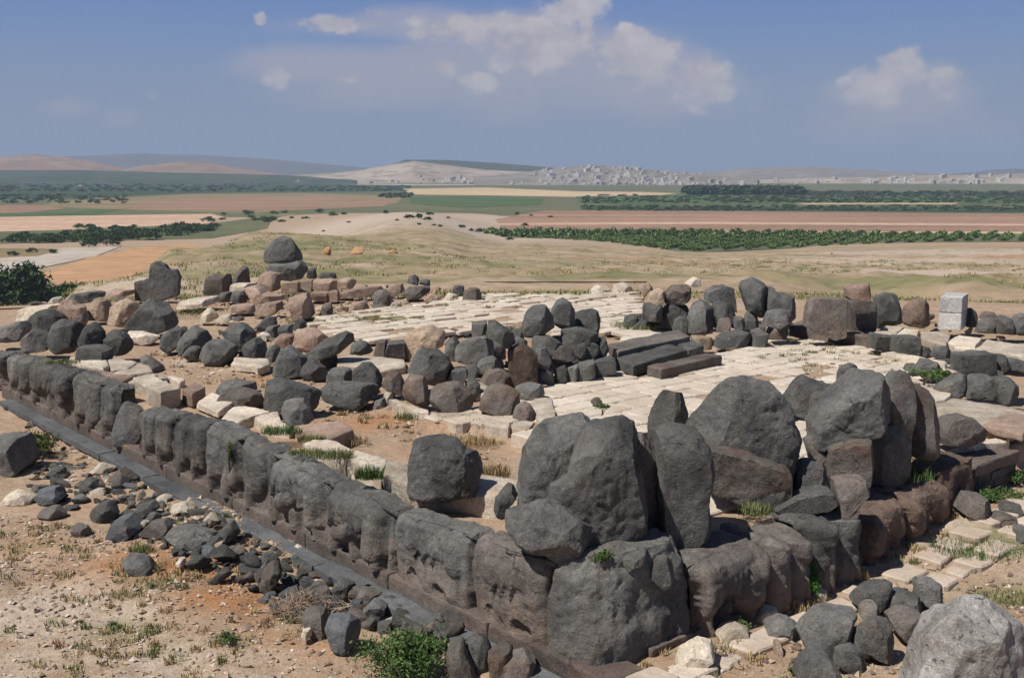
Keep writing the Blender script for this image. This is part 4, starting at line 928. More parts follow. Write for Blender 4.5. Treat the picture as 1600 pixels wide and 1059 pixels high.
B|basalt_block|X|1.22|.7|fac=5|dark square block at the edge of the green patch on the back paving|395,625 408,540 467,533 478,570 473,625
B|limestone_stone|G|1.2|.6|fac=5|flat grey stone lying in front of the upright grey stone|720,580 740,545 830,550 820,575
B|limestone_stone|L|1.2|.6|fac=6|pale angular stone right of the flat grey stone|820,570 860,520 905,530 915,570
B|limestone_stone|L|1.2|.6|fac=6|pale cream stone below the brown tilted slab|960,580 980,540 1060,540 1065,575
B|limestone_stone|P|1.2|.7|fac=6|tan rubble stone left of the upright grey stone|560,590 590,530 680,520 720,560 660,595
# --- middle left rubble
B|basalt_stone|B|1.25|.8|fac=6|dark flat stone above the pale blocks in the middle rubble|-10,690 60,620 130,623 140,668 60,700
B|square_block|B|1.22|.6|fac=4 p=4|dark square stone, left one of three in the middle rubble|55,730 73,680 137,673 138,742
B|square_block|B|1.22|.6|fac=4 p=4|dark square stone, middle one of three in the middle rubble|132,740 143,680 222,668 222,735
B|basalt_stone|B|1.22|.8|fac=6|dark wedge stone, right one of three in the middle rubble|218,700 258,630 300,638 325,680 250,702
B|limestone_block|P|1.2|.9|fac=5 p=4|long tan block with a brown end behind the flat tilted slab|218,745 228,688 380,688 455,745 330,825 228,805
B|limestone_block|P|1.2|.9|fac=5|tan block lying left of the long tan block in the middle rubble|85,790 150,730 255,728 245,800 130,805
B|limestone_stone|L|1.2|.7|fac=5|pale flat stone below the dark flat stone in the middle rubble|0,745 40,713 105,740 60,775
B|tilted_slab|B|1.45|.9|fac=4 p=3.6|long flat dark slab tilted up on other stones in the middle rubble|298,858 420,763 560,712 605,728 608,772 560,815 500,855 400,883 318,888
B|basalt_stone|B|1.2|.7|fac=5|black shaded stone under the long tilted slab|385,885 500,848 515,935 440,925
B|basalt_boulder|B|1.22|1.0|fac=9|tall faceted dark boulder on the orange earth below the tilted slab|106,935 158,830 200,803 292,850 314,890 285,985 180,1008 112,968
B|basalt_stone|B|1.22|.8|fac=7|angular dark stone right of the tall faceted boulder|276,985 298,920 370,883 454,940 444,1005 320,1018
B|basalt_stone|B|1.22|.9|fac=6|dark greenish stone with a brown right face in the middle rubble|-25,865 -5,750 48,778 68,850 40,885
B|basalt_stone|B|1.22|.7|fac=6|dark stone squeezed behind the tall faceted boulder|60,875 78,800 120,788 155,830 120,905
B|square_block|X|1.3|.7|fac=3 p=5|small brown square block left of the tan upright stone|738,855 758,770 812,768 805,875
B|square_block|B|1.3|.7|fac=3 p=5|dark square block with black hollows touching the tan upright stone|808,860 828,775 932,768 940,878 860,870
B|basalt_stone|B|1.3|.8|fac=5|dark flat stone right of the long tilted slab|585,855 600,780 690,773 728,840 635,855
B|standing_stone|T|1.2|1.0|fac=5|tall tan pitted stone standing at the left of the central pile|925,890 938,720 1000,678 1100,673 1185,710 1170,800 1000,900
F|flat_slab|B|1.22|1.0|fac=5 p=3.4|broad hollowed dark slab lying under the domed stone|785,280 838,235 900,225 1205,245 1240,282 1130,312 1075,395 940,372 828,332
F|domed_stone|B|1.5|.7|fac=3|smooth domed dark stone standing on the broad hollowed slab|1000,240 1003,150 1060,108 1110,103 1162,150 1188,212 1185,258 1080,262
F|basalt_stone|B|1.45|.7|fac=5|grey angular stone left of the smooth domed stone|835,232 848,150 930,138 1012,150 1008,245 900,245
F|basalt_stone|G|1.2|.6|fac=5|small whitish rock on the earth right of the broad hollowed slab|1110,375 1150,330 1200,320 1210,370 1160,390
F|limestone_stone|L|1.25|.5|fac=5|small white block at the left end of the pale step stones|1190,325 1198,288 1252,298 1250,362 1205,360
F|basalt_boulder|B|1.35|1.0|fac=6|dark sharp edged boulder behind the round faced stone on the pale slab|455,405 460,290 468,208 530,203 640,248 780,278 798,340 775,425 600,410
F|round_stone|G|1.5|.7|fac=5|round faced grey stone lying on the pale slab at the edge of the long wall|532,445 537,380 588,338 690,318 752,400 774,452 722,494 570,490
F|flat_stone|G|1.22|.7|fac=4 p=4|grey flat stone with a dark notch behind the lens shaped stone|152,308 178,235 260,218 382,238 390,285 250,305
F|flat_stone|X|1.22|.8|fac=5|lens shaped brownish stone with a black right end beside the pale slabs|140,345 198,290 290,263 412,290 455,320 444,375 330,385 198,365
# --- the central pile
N|carved_boulder|B|1.5|1.1|fac=7 p=3.4 res=1.2|large carved boulder with a snout shaped top in the central pile|410,520 440,440 490,343 640,338 700,395 785,455 785,520 745,610 640,640 550,620 440,560
N|carved_block|X|1.35|.8|fac=6 p=3.6|brownish carved block under the large snout shaped boulder|362,690 378,560 460,500 600,600 610,830 480,800 385,745
N|carved_block|X|1.35|.9|fac=7 p=3.4|dark carved block with reliefs at the front of the central pile|580,830 600,640 720,605 880,618 950,750 945,835 800,888 650,845
N|basalt_stone|X|1.35|.6|fac=5|leaning brownish stone at the left end of the central pile|185,645 248,530 372,542 380,640 372,725 268,695
N|square_block|B|1.5|.7|fac=3 p=5|black square block at the right shoulder of the large snout shaped boulder|730,615 775,503 893,508 905,560 872,620
N|basalt_stone|B|1.5|.8|fac=6|dark upright stone behind the tan upright stone in the central pile|710,430 725,245 800,228 840,300 835,440
N|carved_block|G|1.5|.8|fac=7|grey stone with worn curly carving in the central pile|800,430 795,360 828,278 940,242 1110,240 1120,415 1000,430 985,475 850,455
N|carved_block|G|1.5|.7|fac=5|smooth rounded grey block right of the stone with curly carving|1110,425 1108,252 1180,262 1218,340 1220,428
N|square_block|G|2.0|.6|fac=4 p=4 dep=26|grey cube standing upright at the back of the central pile|940,225 938,130 1062,118 1065,220
N|wedge_stone|B|1.9|.8|fac=4 p=3.6 dep=25.4|wedge shaped dark stone leaning at the back of the central pile|1055,235 1068,110 1130,103 1272,210 1305,300 1250,335 1150,265
N|basalt_stone|B|1.4|.9|fac=6|dark flat topped stone left of the reddish pillar|950,530 1000,440 1080,408 1185,428 1200,490 1060,540
N|basalt_boulder|X|1.35|.8|fac=6|brownish boulder with a light top at the foot of the reddish pillar|990,625 1058,530 1160,488 1235,520 1305,600 1295,655 1100,645
N|reddish_pillar|R|1.4|.6|fac=3 p=5|upright pinkish red pillar stone with a pointed top in the central pile|1300,650 1240,520 1233,350 1345,298 1422,343 1480,400 1478,640 1400,670
N|basalt_boulder|X|1.35|.9|fac=6|brownish boulder with a flat lit face standing on the pale step stones|1000,830 1008,720 1110,638 1212,638 1335,700 1340,790 1245,908 1100,868
N|basalt_stone|G|1.35|.7|fac=5|grey stone between the reddish pillar and the court paving|1295,660 1440,615 1535,635 1545,722 1440,765 1335,785
N|round_stone|X|1.35|.6|fac=5|small round stone at the edge of the court, right end of the pale step stones|1275,905 1298,820 1370,778 1442,810 1484,880 1462,935 1340,945
N|basalt_stone|B|1.35|.7|fac=6|dark stone under the smooth rounded grey block|980,500 990,400 1100,415 1200,430 1190,500 1080,510
N|basalt_stone|B|1.4|.7|fac=6|small dark stone on top of the rear of the central pile|1260,330 1275,250 1340,240 1400,280 1400,340 1330,350
N|basalt_stone|B|1.3|.6|fac=6|shaded stone behind the brown flat faced boulder on the step stones|890,720 900,600 1000,590 1010,720 960,750
N|basalt_stone|B|1.35|.7|fac=6|dark low stone between the black square block and the reddish pillar|860,560 890,480 985,480 1000,560 930,600
# --- gate block with three heads
C|rounded_block|B|2.0|.9|fac=7 dep=27|leftmost of three rounded heads above the middle gate pile|55,470 60,430 90,330 150,272 205,290 262,380 275,440 200,490 130,500 70,500
C|rounded_block|B|2.2|.9|fac=7 dep=27.7|middle and tallest of three rounded heads above the middle gate pile|235,350 268,270 310,253 372,290 398,350 395,450 320,462 262,430
C|rounded_block|B|2.0|.9|fac=7 dep=28.2|rightmost of three rounded heads above the middle gate pile|385,360 430,308 470,293 548,350 553,405 535,490 420,510 385,450
C|basalt_block|B|1.9|.8|fac=7 dep=27.4|dark block under the middle rounded head of the gate pile|310,545 300,450 400,440 535,480 545,530 400,560
C|basalt_block|B|1.8|.8|fac=7 dep=26.6|grey block under the leftmost rounded head of the gate pile|120,600 125,490 230,500 325,555 260,610
C|basalt_block|B|1.5|.6|fac=6 dep=26.1|round dark stone, first in the middle course of the gate pile|125,650 145,580 222,568 256,640 228,705 155,700
C|basalt_block|X|1.5|.6|fac=6 dep=26.5|brown edged stone, second in the middle course of the gate pile|243,635 255,570 340,553 385,580 405,645 330,660
C|basalt_block|B|1.5|.6|fac=6 dep=26.9|egg shaped stone, third in the middle course of the gate pile|395,615 405,550 452,538 470,600 450,655
C|basalt_block|B|1.5|.8|fac=6 dep=27.6|dark stone at the right end of the middle course of the gate pile|500,650 470,540 540,498 585,508 615,620 560,655
C|basalt_block|B|1.4|.6|fac=5 p=4|squat dark stone, first in the bottom course of the gate pile|158,790 160,710 252,698 265,800
C|basalt_block|B|1.4|.6|fac=5 p=4|narrow dark stone, second in the bottom course of the gate pile|262,790 275,690 342,678 354,782
C|basalt_block|G|1.4|.6|fac=4 p=4|grey dark stone, third in the bottom course of the gate pile|342,782 346,690 412,678 420,775
C|basalt_block|B|1.4|.6|fac=3 p=5|square dark stone, fourth in the bottom course of the gate pile|412,775 408,670 512,653 518,752
C|basalt_block|B|1.4|.6|fac=3 p=5|long dark stone at the right end of the bottom course of the gate pile|512,752 508,655 620,633 648,650 648,722
C|basalt_block|B|1.4|1.0|fac=6 dep=27.3|dark core stone filling the shaded middle of the gate pile|140,700 150,520 300,480 520,540 600,640 500,700 300,720
C|basalt_stone|B|1.4|.7|fac=6|dark stone at the left foot of the gate pile next to the reddish pillar|-10,470 20,440 70,450 80,560 20,560
# --- right gate pile
C|limestone_block|L|2.2|.8|fac=6 dep=35.5|pale pointed block crowning the right gate pile|1083,180 1085,168 1130,128 1182,143 1184,182 1130,190
C|basalt_block|X|1.8|.9|fac=5 p=3.6 dep=35|brown flat block near the top left of the right gate pile|935,300 950,220 1000,183 1130,173 1150,265 1050,300
C|limestone_block|T|1.7|.7|fac=4 p=4 dep=35|tan block at the left end of the right gate pile|845,300 860,230 930,203 955,222 948,300
C|basalt_block|B|1.4|1.1|fac=7|sloping dark block at the lower left of the right gate pile|730,455 775,410 820,378 922,388 925,440
C|basalt_block|B|1.5|.9|fac=5 dep=34.6|dark block above the sloping one in the right gate pile|815,400 823,300 900,283 950,300 930,410
C|basalt_block|B|1.4|.9|fac=8|cracked dark block in the middle of the right gate pile|910,440 928,310 990,298 1095,293 1105,350 1050,440 970,465
C|basalt_stone|B|1.4|.7|fac=6|leaning almond shaped stone at the front of the right gate pile|1003,505 1003,410 1060,355 1096,400 1112,510
C|basalt_boulder|B|1.5|1.0|fac=5 p=3.4|big smooth boulder with a vertical crack in the right gate pile|1095,475 1105,300 1170,262 1245,290 1278,360 1276,465 1200,495
C|basalt_block|B|2.2|1.0|fac=6 dep=34.2|broad flat topped block on top of the right gate pile|1185,270 1195,195 1320,182 1405,208 1450,300 1385,350 1260,300
C|basalt_block|B|1.9|.9|fac=7 dep=33.4|dark folded stone behind the smooth cracked boulder|1235,330 1290,268 1375,305 1408,390 1370,440 1270,440
C|round_stone|X|1.8|.6|fac=6 dep=32.2|brown round stone in the front of the right gate pile|1278,475 1285,400 1350,358 1388,410 1378,470
C|round_stone|G|1.8|.6|fac=5 dep=32.2|grey round stone right of the brown one in the right gate pile|1375,450 1388,380 1440,368 1458,420 1448,470
C|tall_boulder|B|1.8|1.0|fac=5 dep=33|tall smooth boulder rising at the right of the right gate pile|1465,340 1415,160 1500,122 1562,148 1608,220 1608,360 1540,380
C|basalt_block|B|1.35|.9|fac=5 p=4|long shaded base block under the right gate pile|1270,570 1280,480 1400,458 1505,468 1500,555 1380,580
C|limestone_block|T|1.4|.7|fac=6|tan block under the smooth cracked boulder|1108,505 1130,488 1242,498 1255,580 1150,580
C|basalt_block|B|1.38|.6|fac=4|upright squarish stone at the front right of the right gate pile|1490,570 1497,470 1550,453 1595,480 1597,565
C|basalt_block|B|1.9|.8|fac=7 dep=32.8|dark stone between the grey round one and the tall smooth boulder|1440,450 1455,345 1525,335 1545,420 1530,470
D|rubble_mass|B|1.8|1.4|fac=10 dep=32.8|rough shaded boulder at the right end of the right gate pile|-20,340 -10,190 40,195 60,230 160,248 178,300 174,380 130,410 20,400
D|basalt_block|G|1.6|.8|fac=7 dep=32|grey lichen covered block at the right end of the right gate pile|-30,430 -5,345 60,330 122,338 135,405 60,450
D|basalt_block|X|1.38|.9|fac=6|brown shaded base block at the right end of the right gate pile|-20,520 -5,440 130,425 134,495 20,525
C|basalt_block|B|1.4|.6|fac=5|small dark block in grass left of the right gate pile|695,450 703,370 782,363 795,400 745,450
C|limestone_boulder|L|1.0|1.0|fac=6|pale rounded boulder on the far edge, left one of two|485,215 530,178 592,188 625,218 540,232
C|limestone_boulder|L|1.0|1.0|fac=6|pale rounded boulder with a green foot on the far edge|625,225 638,170 690,163 762,190 775,225 690,250
C|limestone_stone|P|1.0|.8|fac=6|tan stone on the far edge next to the right gate pile|780,225 798,180 875,173 884,235 830,248
C|limestone_stone|X|1.45|.25|fac=5|small brown stone lying alone on the court paving|485,915 520,878 545,885 570,918 530,925
# --- right side
D|relief_panel|X|1.6|.5|p=6 sm=0 fac=5 nf=0 ch=0.05 sc=0.96|carved panel block with horizontal grooves on the right back wall|222,435 248,292 270,255 482,263 480,505 400,520
D|pillar_block|X|1.6|.6|p=7 sm=0 fac=5 nf=0 ch=0.05 sc=0.96|square pillar block with a tan cap on the right back wall|497,470 497,275 632,268 662,290 660,470 638,490 560,482
D|cap_stone|P|2.95|.6|fac=4 p=4 dep=31.9|tan cap stone on top of the square pillar block|486,250 488,200 510,173 650,173 664,255 590,275 500,268
#D|base_course|M|1.4|.7|p=7 sm=0 fac=5 nf=0 ch=0.05 sc=0.97|long smooth base course under the carved panel|125,510 127,430 222,428 470,478 645,498 645,580 470,555 240,522
D|tall_boulder|B|1.6|1.0|fac=5|tall smooth boulder right of the square pillar block|650,450 668,220 720,203 803,240 845,340 838,410 760,430 690,448
D|basalt_stone|B|1.6|.5|fac=5|small black stone at the foot of the tall smooth boulder|685,448 698,390 740,368 765,412 745,448
D|reddish_boulder|R|1.5|1.0|fac=6|reddish brown boulder left of the white concrete blocks|822,400 848,310 920,278 980,273 1030,350 1026,425 930,445 850,428
D|basalt_stone|B|1.5|.8|fac=6|dark stone close behind the right side of the white concrete blocks|1235,440 1243,340 1270,318 1305,370 1308,440
D|basalt_stone|G|1.45|.7|fac=6|grey blocky stone, left one of the pair right of the white concrete blocks|1292,475 1308,400 1360,378 1435,388 1435,480
D|basalt_stone|B|1.45|.8|fac=6|dark rounded stone, right one of the pair right of the white concrete blocks|1428,480 1430,390 1480,358 1525,400 1525,490
D|basalt_stone|X|1.6|.8|fac=6|brown flat stone behind the pair right of the white concrete blocks|1335,395 1350,348 1405,348 1425,390
D|basalt_stone|B|1.45|.8|fac=6|dark stone at the right edge of the photo beyond the white concrete blocks|1525,490 1540,428 1585,395 1620,400 1620,490
D|basalt_stone|G|1.6|.8|fac=6|grey stone at the right edge of the photo, behind the dark one|1535,420 1550,368 1600,355 1620,420
D|basalt_block|B|1.5|.7|fac=3 p=5|dark front block under the pale capping slabs, left one of two|645,575 652,483 780,498 778,590
D|basalt_block|B|1.5|.7|fac=3 p=5|dark front block under the pale capping slabs, right one of two|778,595 786,495 935,503 925,610
D|basalt_stone|B|1.45|.6|fac=6|dark rubble stone under the middle pale capping slab|925,610 955,560 1015,570 1010,625
D|basalt_stone|B|1.45|.7|fac=7|dark jagged stone under the middle pale capping slab|1005,615 1030,558 1105,558 1155,602 1135,648 1050,640
D|basalt_block|B|1.75|.8|fac=3 p=5 dep=24.3|dark square block of the right rear wall with a sunken panel|1175,720 1176,610 1385,598 1390,735 1230,735
D|basalt_block|B|1.75|.8|fac=6 dep=24.4|dark block with a scooped lower edge on the right rear wall|1380,690 1378,608 1485,618 1510,685 1440,710
D|basalt_block|B|1.75|.8|fac=6 dep=24.5|dark block of the upper right rear wall cut by the edge of the photo|1495,710 1488,638 1565,648 1620,660 1620,730
D|basalt_block|B|1.5|.8|fac=6|brown tinged block at the left end of the lower right rear wall|1050,840 1075,790 1190,735 1242,738 1242,850 1180,885
D|basalt_block|B|1.5|.8|fac=5|broad rounded block in the middle of the lower right rear wall|1230,880 1238,738 1370,735 1424,780 1415,895 1330,890
D|basalt_block|B|1.5|.8|fac=5|dark rounded block at the right end of the lower right rear wall|1415,910 1415,768 1500,758 1565,780 1560,890
D|basalt_boulder|B|1.5|.9|fac=6|grey boulder between the court grass and the right rear wall|925,730 958,650 1010,638 1075,680 1095,745 1040,758 970,770
D|basalt_stone|B|1.5|.7|fac=6|dark stone at the left of the grey boulder by the right rear wall|845,705 870,680 930,670 935,715 880,725
# --- heap in the lower right corner
M|basalt_stone|G|.05|.6|fac=7|separate dark stone left of the lower right heap|398,722 403,690 470,663 552,690 552,735 500,763 430,758
M|basalt_boulder|G|.08|.7|fac=5 p=4 sm=0 nf=5 sc=0.8|largest flat faced stone of the lower right heap|552,725 600,658 660,618 832,638 805,700 722,835 590,805
M|basalt_stone|B|.15|.6|fac=6|dark wedge stone at the back of the lower right heap|806,595 838,530 890,498 988,498 985,560 920,615
M|basalt_stone|G|.12|.7|fac=6|grey stone right of the dark wedge stone in the lower right heap|945,600 968,560 1060,555 1135,580 1125,645 1020,640
M|basalt_stone|B|.3|.4|fac=6|small peaked stone at the back of the lower right heap|1055,525 1078,485 1110,478 1115,525
M|basalt_stone|G|.15|.6|fac=6|green lichened block at the rear right of the lower right heap|1100,570 1105,500 1180,488 1215,510 1220,600 1150,610
M|basalt_block|G|.08|.6|fac=5 p=4|square topped grey block in the front of the lower right heap|795,770 808,700 900,668 995,688 1005,835 940,858 830,805
M|basalt_stone|X|.1|.7|fac=6|brownish stone in the middle of the lower right heap|985,700 960,648 1040,628 1125,640 1155,700 1100,770 1020,750
M|basalt_stone|B|.05|.5|fac=5|dark cube like stone at the front of the lower right heap|728,880 738,820 780,788 872,840 884,885 820,910
M|basalt_stone|X|.2|.5|fac=6|brown stone tucked behind the largest flat faced stone|835,650 848,600 920,598 955,650 900,675
M|basalt_boulder|B|.0|.7|fac=5|dark boulder cut by the bottom edge below the lower right heap|538,930 552,850 600,808 690,838 765,920 765,1010 600,1010
M|limestone_stone|L|.05|.35|fac=5|small cream stone between the dark cube and the square topped block|832,830 840,790 880,790 892,830 860,845
M|limestone_stone|P|.03|.35|fac=6|small pinkish stone standing left of the largest flat faced stone|440,830 450,765 475,770 485,820
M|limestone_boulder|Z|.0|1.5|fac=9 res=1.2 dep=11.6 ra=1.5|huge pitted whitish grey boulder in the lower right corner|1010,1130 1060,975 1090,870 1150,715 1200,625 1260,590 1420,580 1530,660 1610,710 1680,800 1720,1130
M|kerb_stone|L|.02|.5|fac=5|long pale rounded edging stone nearest the corner block|-25,905 15,825 120,768 182,790 165,842 60,908
M|kerb_stone|L|.02|.5|fac=6|pale edging stone, second from the corner block, below the small weed|160,770 165,740 220,698 290,698 345,730 330,760 230,772
M|kerb_stone|L|.02|.5|fac=6|pale edging stone, third from the corner block|340,675 345,655 400,608 460,618 445,665 400,685
M|kerb_stone|P|.02|.6|fac=5|pinkish edging stone left of the bright green weed|440,620 480,575 560,548 600,600 560,625 500,628
M|kerb_stone|L|.02|.5|fac=6|pale edging stone right of the bright green weed|590,575 600,555 650,535 690,545 690,580 640,595
M|square_block|X|.05|.7|fac=4 p=4|brownish square block lying in front of the low masonry wall|1300,170 1312,145 1340,98 1420,108 1455,190 1400,205
M|flat_stone|X|.05|.6|fac=5|flat brown stone on the paving near the right edge|1430,220 1440,205 1480,178 1565,200 1535,245
M|basalt_stone|B|.05|.6|fac=6|dark stone in the green plants at the right edge|1475,170 1500,128 1580,138 1600,175 1530,185
M|basalt_stone|B|.05|.5|fac=5|dark stone cut by the right edge of the photo on the paving|1555,305 1563,250 1600,235 1620,300
# --- lower left heap along the kerb
I|basalt_boulder|G|.0|1.1|fac=4 p=4|large flat faced grey boulder cut by the left edge of the photo|-40,395 -40,175 60,165 140,168 172,240 195,330 140,385 40,400
I|basalt_stone|X|.05|.6|fac=7|brown stone alone beside the kerb in the upper part of the heap|685,435 700,400 770,358 855,430 800,458
I|basalt_stone|B|.05|.5|fac=6|dark triangular stone in the left part of the heap|485,490 518,440 580,428 635,492 560,505
I|basalt_stone|K|.05|.6|fac=7|blue grey split stone in the left part of the heap|222,560 255,490 370,478 415,540 330,590
I|basalt_stone|X|.02|.6|fac=7|brown stone with a black hollow on the sand edge of the heap|242,665 255,620 360,598 425,662 300,685
I|limestone_stone|L|.02|.7|fac=7|cream stone at the left edge of the heap on the sand|10,580 58,510 110,503 215,540 192,595 120,598
I|basalt_stone|B|.05|.6|fac=6|dark stone under the shrub at the left of the heap|275,405 328,360 405,358 395,420
I|basalt_stone|B|.05|.7|fac=7|dark angular stone in the middle of the left heap|562,665 588,600 680,568 745,640 700,690
I|basalt_stone|X|.02|.4|fac=6|brown stone lying alone on the orange sand|435,750 478,708 540,713 566,772 480,788
I|basalt_slab|K|.05|.7|fac=4|broad flat blue grey slab in the left heap|695,770 718,690 800,668 885,740 800,790
I|basalt_slab|X|.08|.7|fac=5|broad brown slab right of the broad blue grey one|870,770 958,690 1050,678 1105,720 1050,778
I|basalt_slab|G|.08|.7|fac=6|long grey slab in the right part of the left heap|1010,805 1058,750 1180,738 1355,790 1335,838 1150,840
I|basalt_stone|B|.1|.6|fac=7|black jagged stone leaning against the kerb in the left heap|1325,810 1398,730 1450,698 1508,760 1440,815
I|basalt_boulder|G|.0|.6|fac=6|grey rounded stone on orange sand below the left heap|752,950 795,908 900,918 975,980 925,1038 850,1008
I|basalt_stone|B|.08|.6|fac=6|dark flat stone near the kerb in the middle of the left heap|825,650 868,590 960,568 1005,610 900,660
I|limestone_stone|L|.1|.3|fac=5|white stone between the two broad slabs of the left heap|868,720 890,690 935,700 925,725
I|limestone_stone|L|.1|.3|fac=5|white stone on the sand edge in the right part of the left heap|1098,960 1120,920 1160,925 1150,975
I|limestone_slab|L|.02|.6|fac=5|pale flat slab by the kerb, nearest the green shrub|565,390 620,328 722,370 680,395
I|limestone_slab|L|.02|.6|fac=5|pale flat slab by the kerb, largest of the three|1055,635 1080,590 1160,578 1235,620 1150,648
I|limestone_slab|L|.02|.5|fac=5|small pale flat slab by the kerb between the two larger ones|975,545 1030,528 1085,550 1010,568
I|limestone_stone|L|.05|.5|fac=6|pale rounded stone by the kerb right of the pale slabs|1255,695 1308,648 1375,690 1310,725
K|basalt_stone|X|.05|.6|fac=6|brown flat stone beside the dry brush|272,690 305,640 400,648 445,700 425,795 330,808
K|round_slab|K|.05|.6|fac=4|round smooth blue grey slab left of the big green shrub|415,740 438,690 560,688 630,740 615,825 540,897 458,858
K|basalt_stone|X|.08|.6|fac=7|brown stone left of the dry brush with a black gap|30,510 45,400 110,368 155,400 135,485 80,548
K|basalt_stone|G|.05|.6|fac=6|grey stone against the kerb right of the big green shrub|1045,700 1088,668 1225,740 1162,808 1118,788
K|basalt_boulder|X|.0|.6|fac=5|upright brownish boulder at the bottom edge right of the big green shrub|1118,940 1155,830 1220,812 1245,900 1330,1080 1150,1080
K|basalt_stone|B|.0|.5|fac=6|hollow dark stone beside the upright brownish boulder|1235,890 1268,800 1370,818 1415,960 1335,1020 1300,940
K|basalt_stone|X|.0|.8|fac=5|dark brown stone at the bottom edge left of the corner block|1375,920 1418,880 1520,868 1540,1070 1400,1070
K|basalt_stone|G|.08|.5|fac=6|greenish grey stone above the big green shrub|635,650 698,600 785,620 775,688 680,700
K|basalt_stone|X|.08|.5|fac=7|reddish brown stone below the kerb above the big green shrub|595,570 640,520 745,550 755,598 650,610
K|basalt_stone|B|.08|.5|fac=7|dark stone right of the dry brush|445,530 498,478 585,500 535,568
K|limestone_stone|L|.1|.25|fac=5|small white stone beside the dry brush|268,810 275,775 320,770 330,810 300,825
L|basalt_slab|X|.02|.6|fac=5|flat brown slab at the bottom edge in front of the plinth|110,1005 128,930 300,898 368,960 330,1075 150,1075
''')

def join_under(kind, label, cat, *names):
    ch = [bpy.data.objects[n] for n in names]; o = bpy.data.objects.new(kind, None); COL.objects.link(o); o.location = ch[0].location; o['label'] = label; o['category'] = cat
    for c in ch: c.location = c.location - o.location; c.parent = o; del c['label'], c['category']
join_under('broken_stele', 'great dark throne shaped stele of two blocks standing on the skyline', 'stele', 'broken_stele_foot', 'broken_stele_head')
bpy.data.objects['broken_stele_foot'].name = 'lower_block'; bpy.data.objects['broken_stele_head'].name = 'upper_block'
# ------------------------------------------------------------------ hewn blocks and slabs
pbox((252, 645), (229, 632), (284, 637), 613, 1.15, 'limestone_block', ML, 201, 'whitish squared limestone block at the break in the long wall, nearest the gap', 'stone block')
pbox((232, 627), (210, 613), (263, 618), 606, 1.15, 'limestone_block', ML, 202, 'pale squared limestone block just behind the whitish one at the break in the wall', 'stone block')
pbox((214, 612), (196, 600), (246, 604), 594, 1.15, 'limestone_block', ML, 203, 'tan topped limestone block third back from the break in the wall', 'stone block')
pbox((301, 637), (284, 628), (322, 624), 616, 1.2, 'limestone_block', MP, 204, 'small tan cube of limestone right of the whitish squared block', 'stone block')
pbox((281, 608), (262, 600), (289, 606), 596, 1.2, 'limestone_block', ML, 205, 'thin pale slab block behind the small tan cube', 'stone block')
pbox((341, 655), (306, 640), (366, 637), 644, 1.2, 'limestone_block', ML, 206, 'pale oblong block right of the dark bulging block of the long wall', 'stone block')
pbox((1033, 594), (1010, 588), (1127, 571), 577, ZPAV - .03, 'threshold_stone', MBB, 211, 'lowest and nearest long dark step stone of the court threshold', 'step stone')
pbox((989, 588), (962, 576), (1074, 562), 571, ZPAV, 'threshold_stone', MB, 212, 'middle long dark step stone of the court threshold', 'step stone')
pbox((1076, 561), (1058, 551), (1100, 553), 547, ZPAV, 'threshold_stone', MB, 213, 'short dark step stone continuing the middle step of the threshold', 'step stone')
pbox((965, 566), (950, 553), (1078, 541), 549, ZPAV + .1, 'threshold_stone', MBB, 214, 'topmost long dark step stone of the court threshold', 'step stone')
pbox((1501, 517), (1466, 515), (1510, 509), 490, 1.5, 'concrete_block', MW, 215, 'whitish concrete block, lower one of the stacked pair near the right edge', 'concrete block', r=.02, amp=.004)
pbox((1501, 489.5), (1466, 488), (1510, 483), 465, 2.113, 'concrete_block', MW, 216, 'whitish concrete block, upper one of the stacked pair near the right edge', 'concrete block', r=.02, amp=.004) if False else None
pbox((1596, 690), (1532, 674), (1640, 668), 678, 1.42, 'kerb_block', MP, 217, 'long pinkish kerb block edging the pale slabs at the right edge', 'stone block')
pbox((1361, 546), (1231, 526), (1378, 538), 526, 1.36, 'base_course', MPL, 218, 'long smooth base course under the carved panel', 'stone block', res=40)
_n, _l, _r = at(1501, 517, 1.5), at(1466, 515, 1.5), at(1510, 509, 1.5)
_t = atd(1501, 490, _n[1])[2]; _t2 = atd(1501, 465, _n[1])[2]
worn_box((_n[0], _n[1], _t + .012), (_r - _n)[:2], (_l - _n)[:2], _t2 - _t, 'concrete_block', MW, 216, r=.02, amp=.004, label='whitish concrete block, upper one of the stacked pair near the right edge', category='concrete block')

def slab(zone, txt, z, th, mat, label, seed, name='limestone_slab', bump_=.02):
    O = outline(zone, txt); P = np.array([at(a, b, z) for a, b in resample(O, 44)]); P = P[::1]
    if np.cross(np.append(P[1, :2] - P[0, :2], 0), np.append(P[15, :2] - P[0, :2], 0))[2] < 0: P = P[::-1]
    c = P[:, :2].mean(0); N = len(P); V = []
    rng = np.random.default_rng(seed)
    for s, dz in ((1.0, -th), (1.0, -.5 * th), (1.0, -.05), (.985, -.018), (.95, 0), (.75, .004), (.5, .004), (.25, .004), (.03, .004)):
        V.append(np.column_stack([c + (P[:, :2] - c) * s, np.full(N, z + dz)]))
    V = np.concatenate(V); Q = ring_faces(9, N)
    V[:, 2] += bump_ * fbm(V * 1.6, seed, 3) + .4 * bump_ * fbm(V * 7, seed + 3, 2)
    V[:, :2] += .03 * np.stack([fbm(V * 2.5, seed + 5, 3), fbm(V * 2.5, seed + 6, 3)], 1)
    F_ = Q.tolist() + [tuple(range(8 * N, 9 * N))]
    place(name, V, F_, mat, 45, label=label, category='stone slab')
slab('F', '180,455 250,385 330,373 490,402 400,432 290,470', 1.42, .28, ML, 'pale slab under the lens shaped brownish stone', 301)
slab('F', '385,442 530,405 565,490 650,500 610,525 480,495', 1.44, .28, ML, 'pale slab under the round faced grey stone', 302)
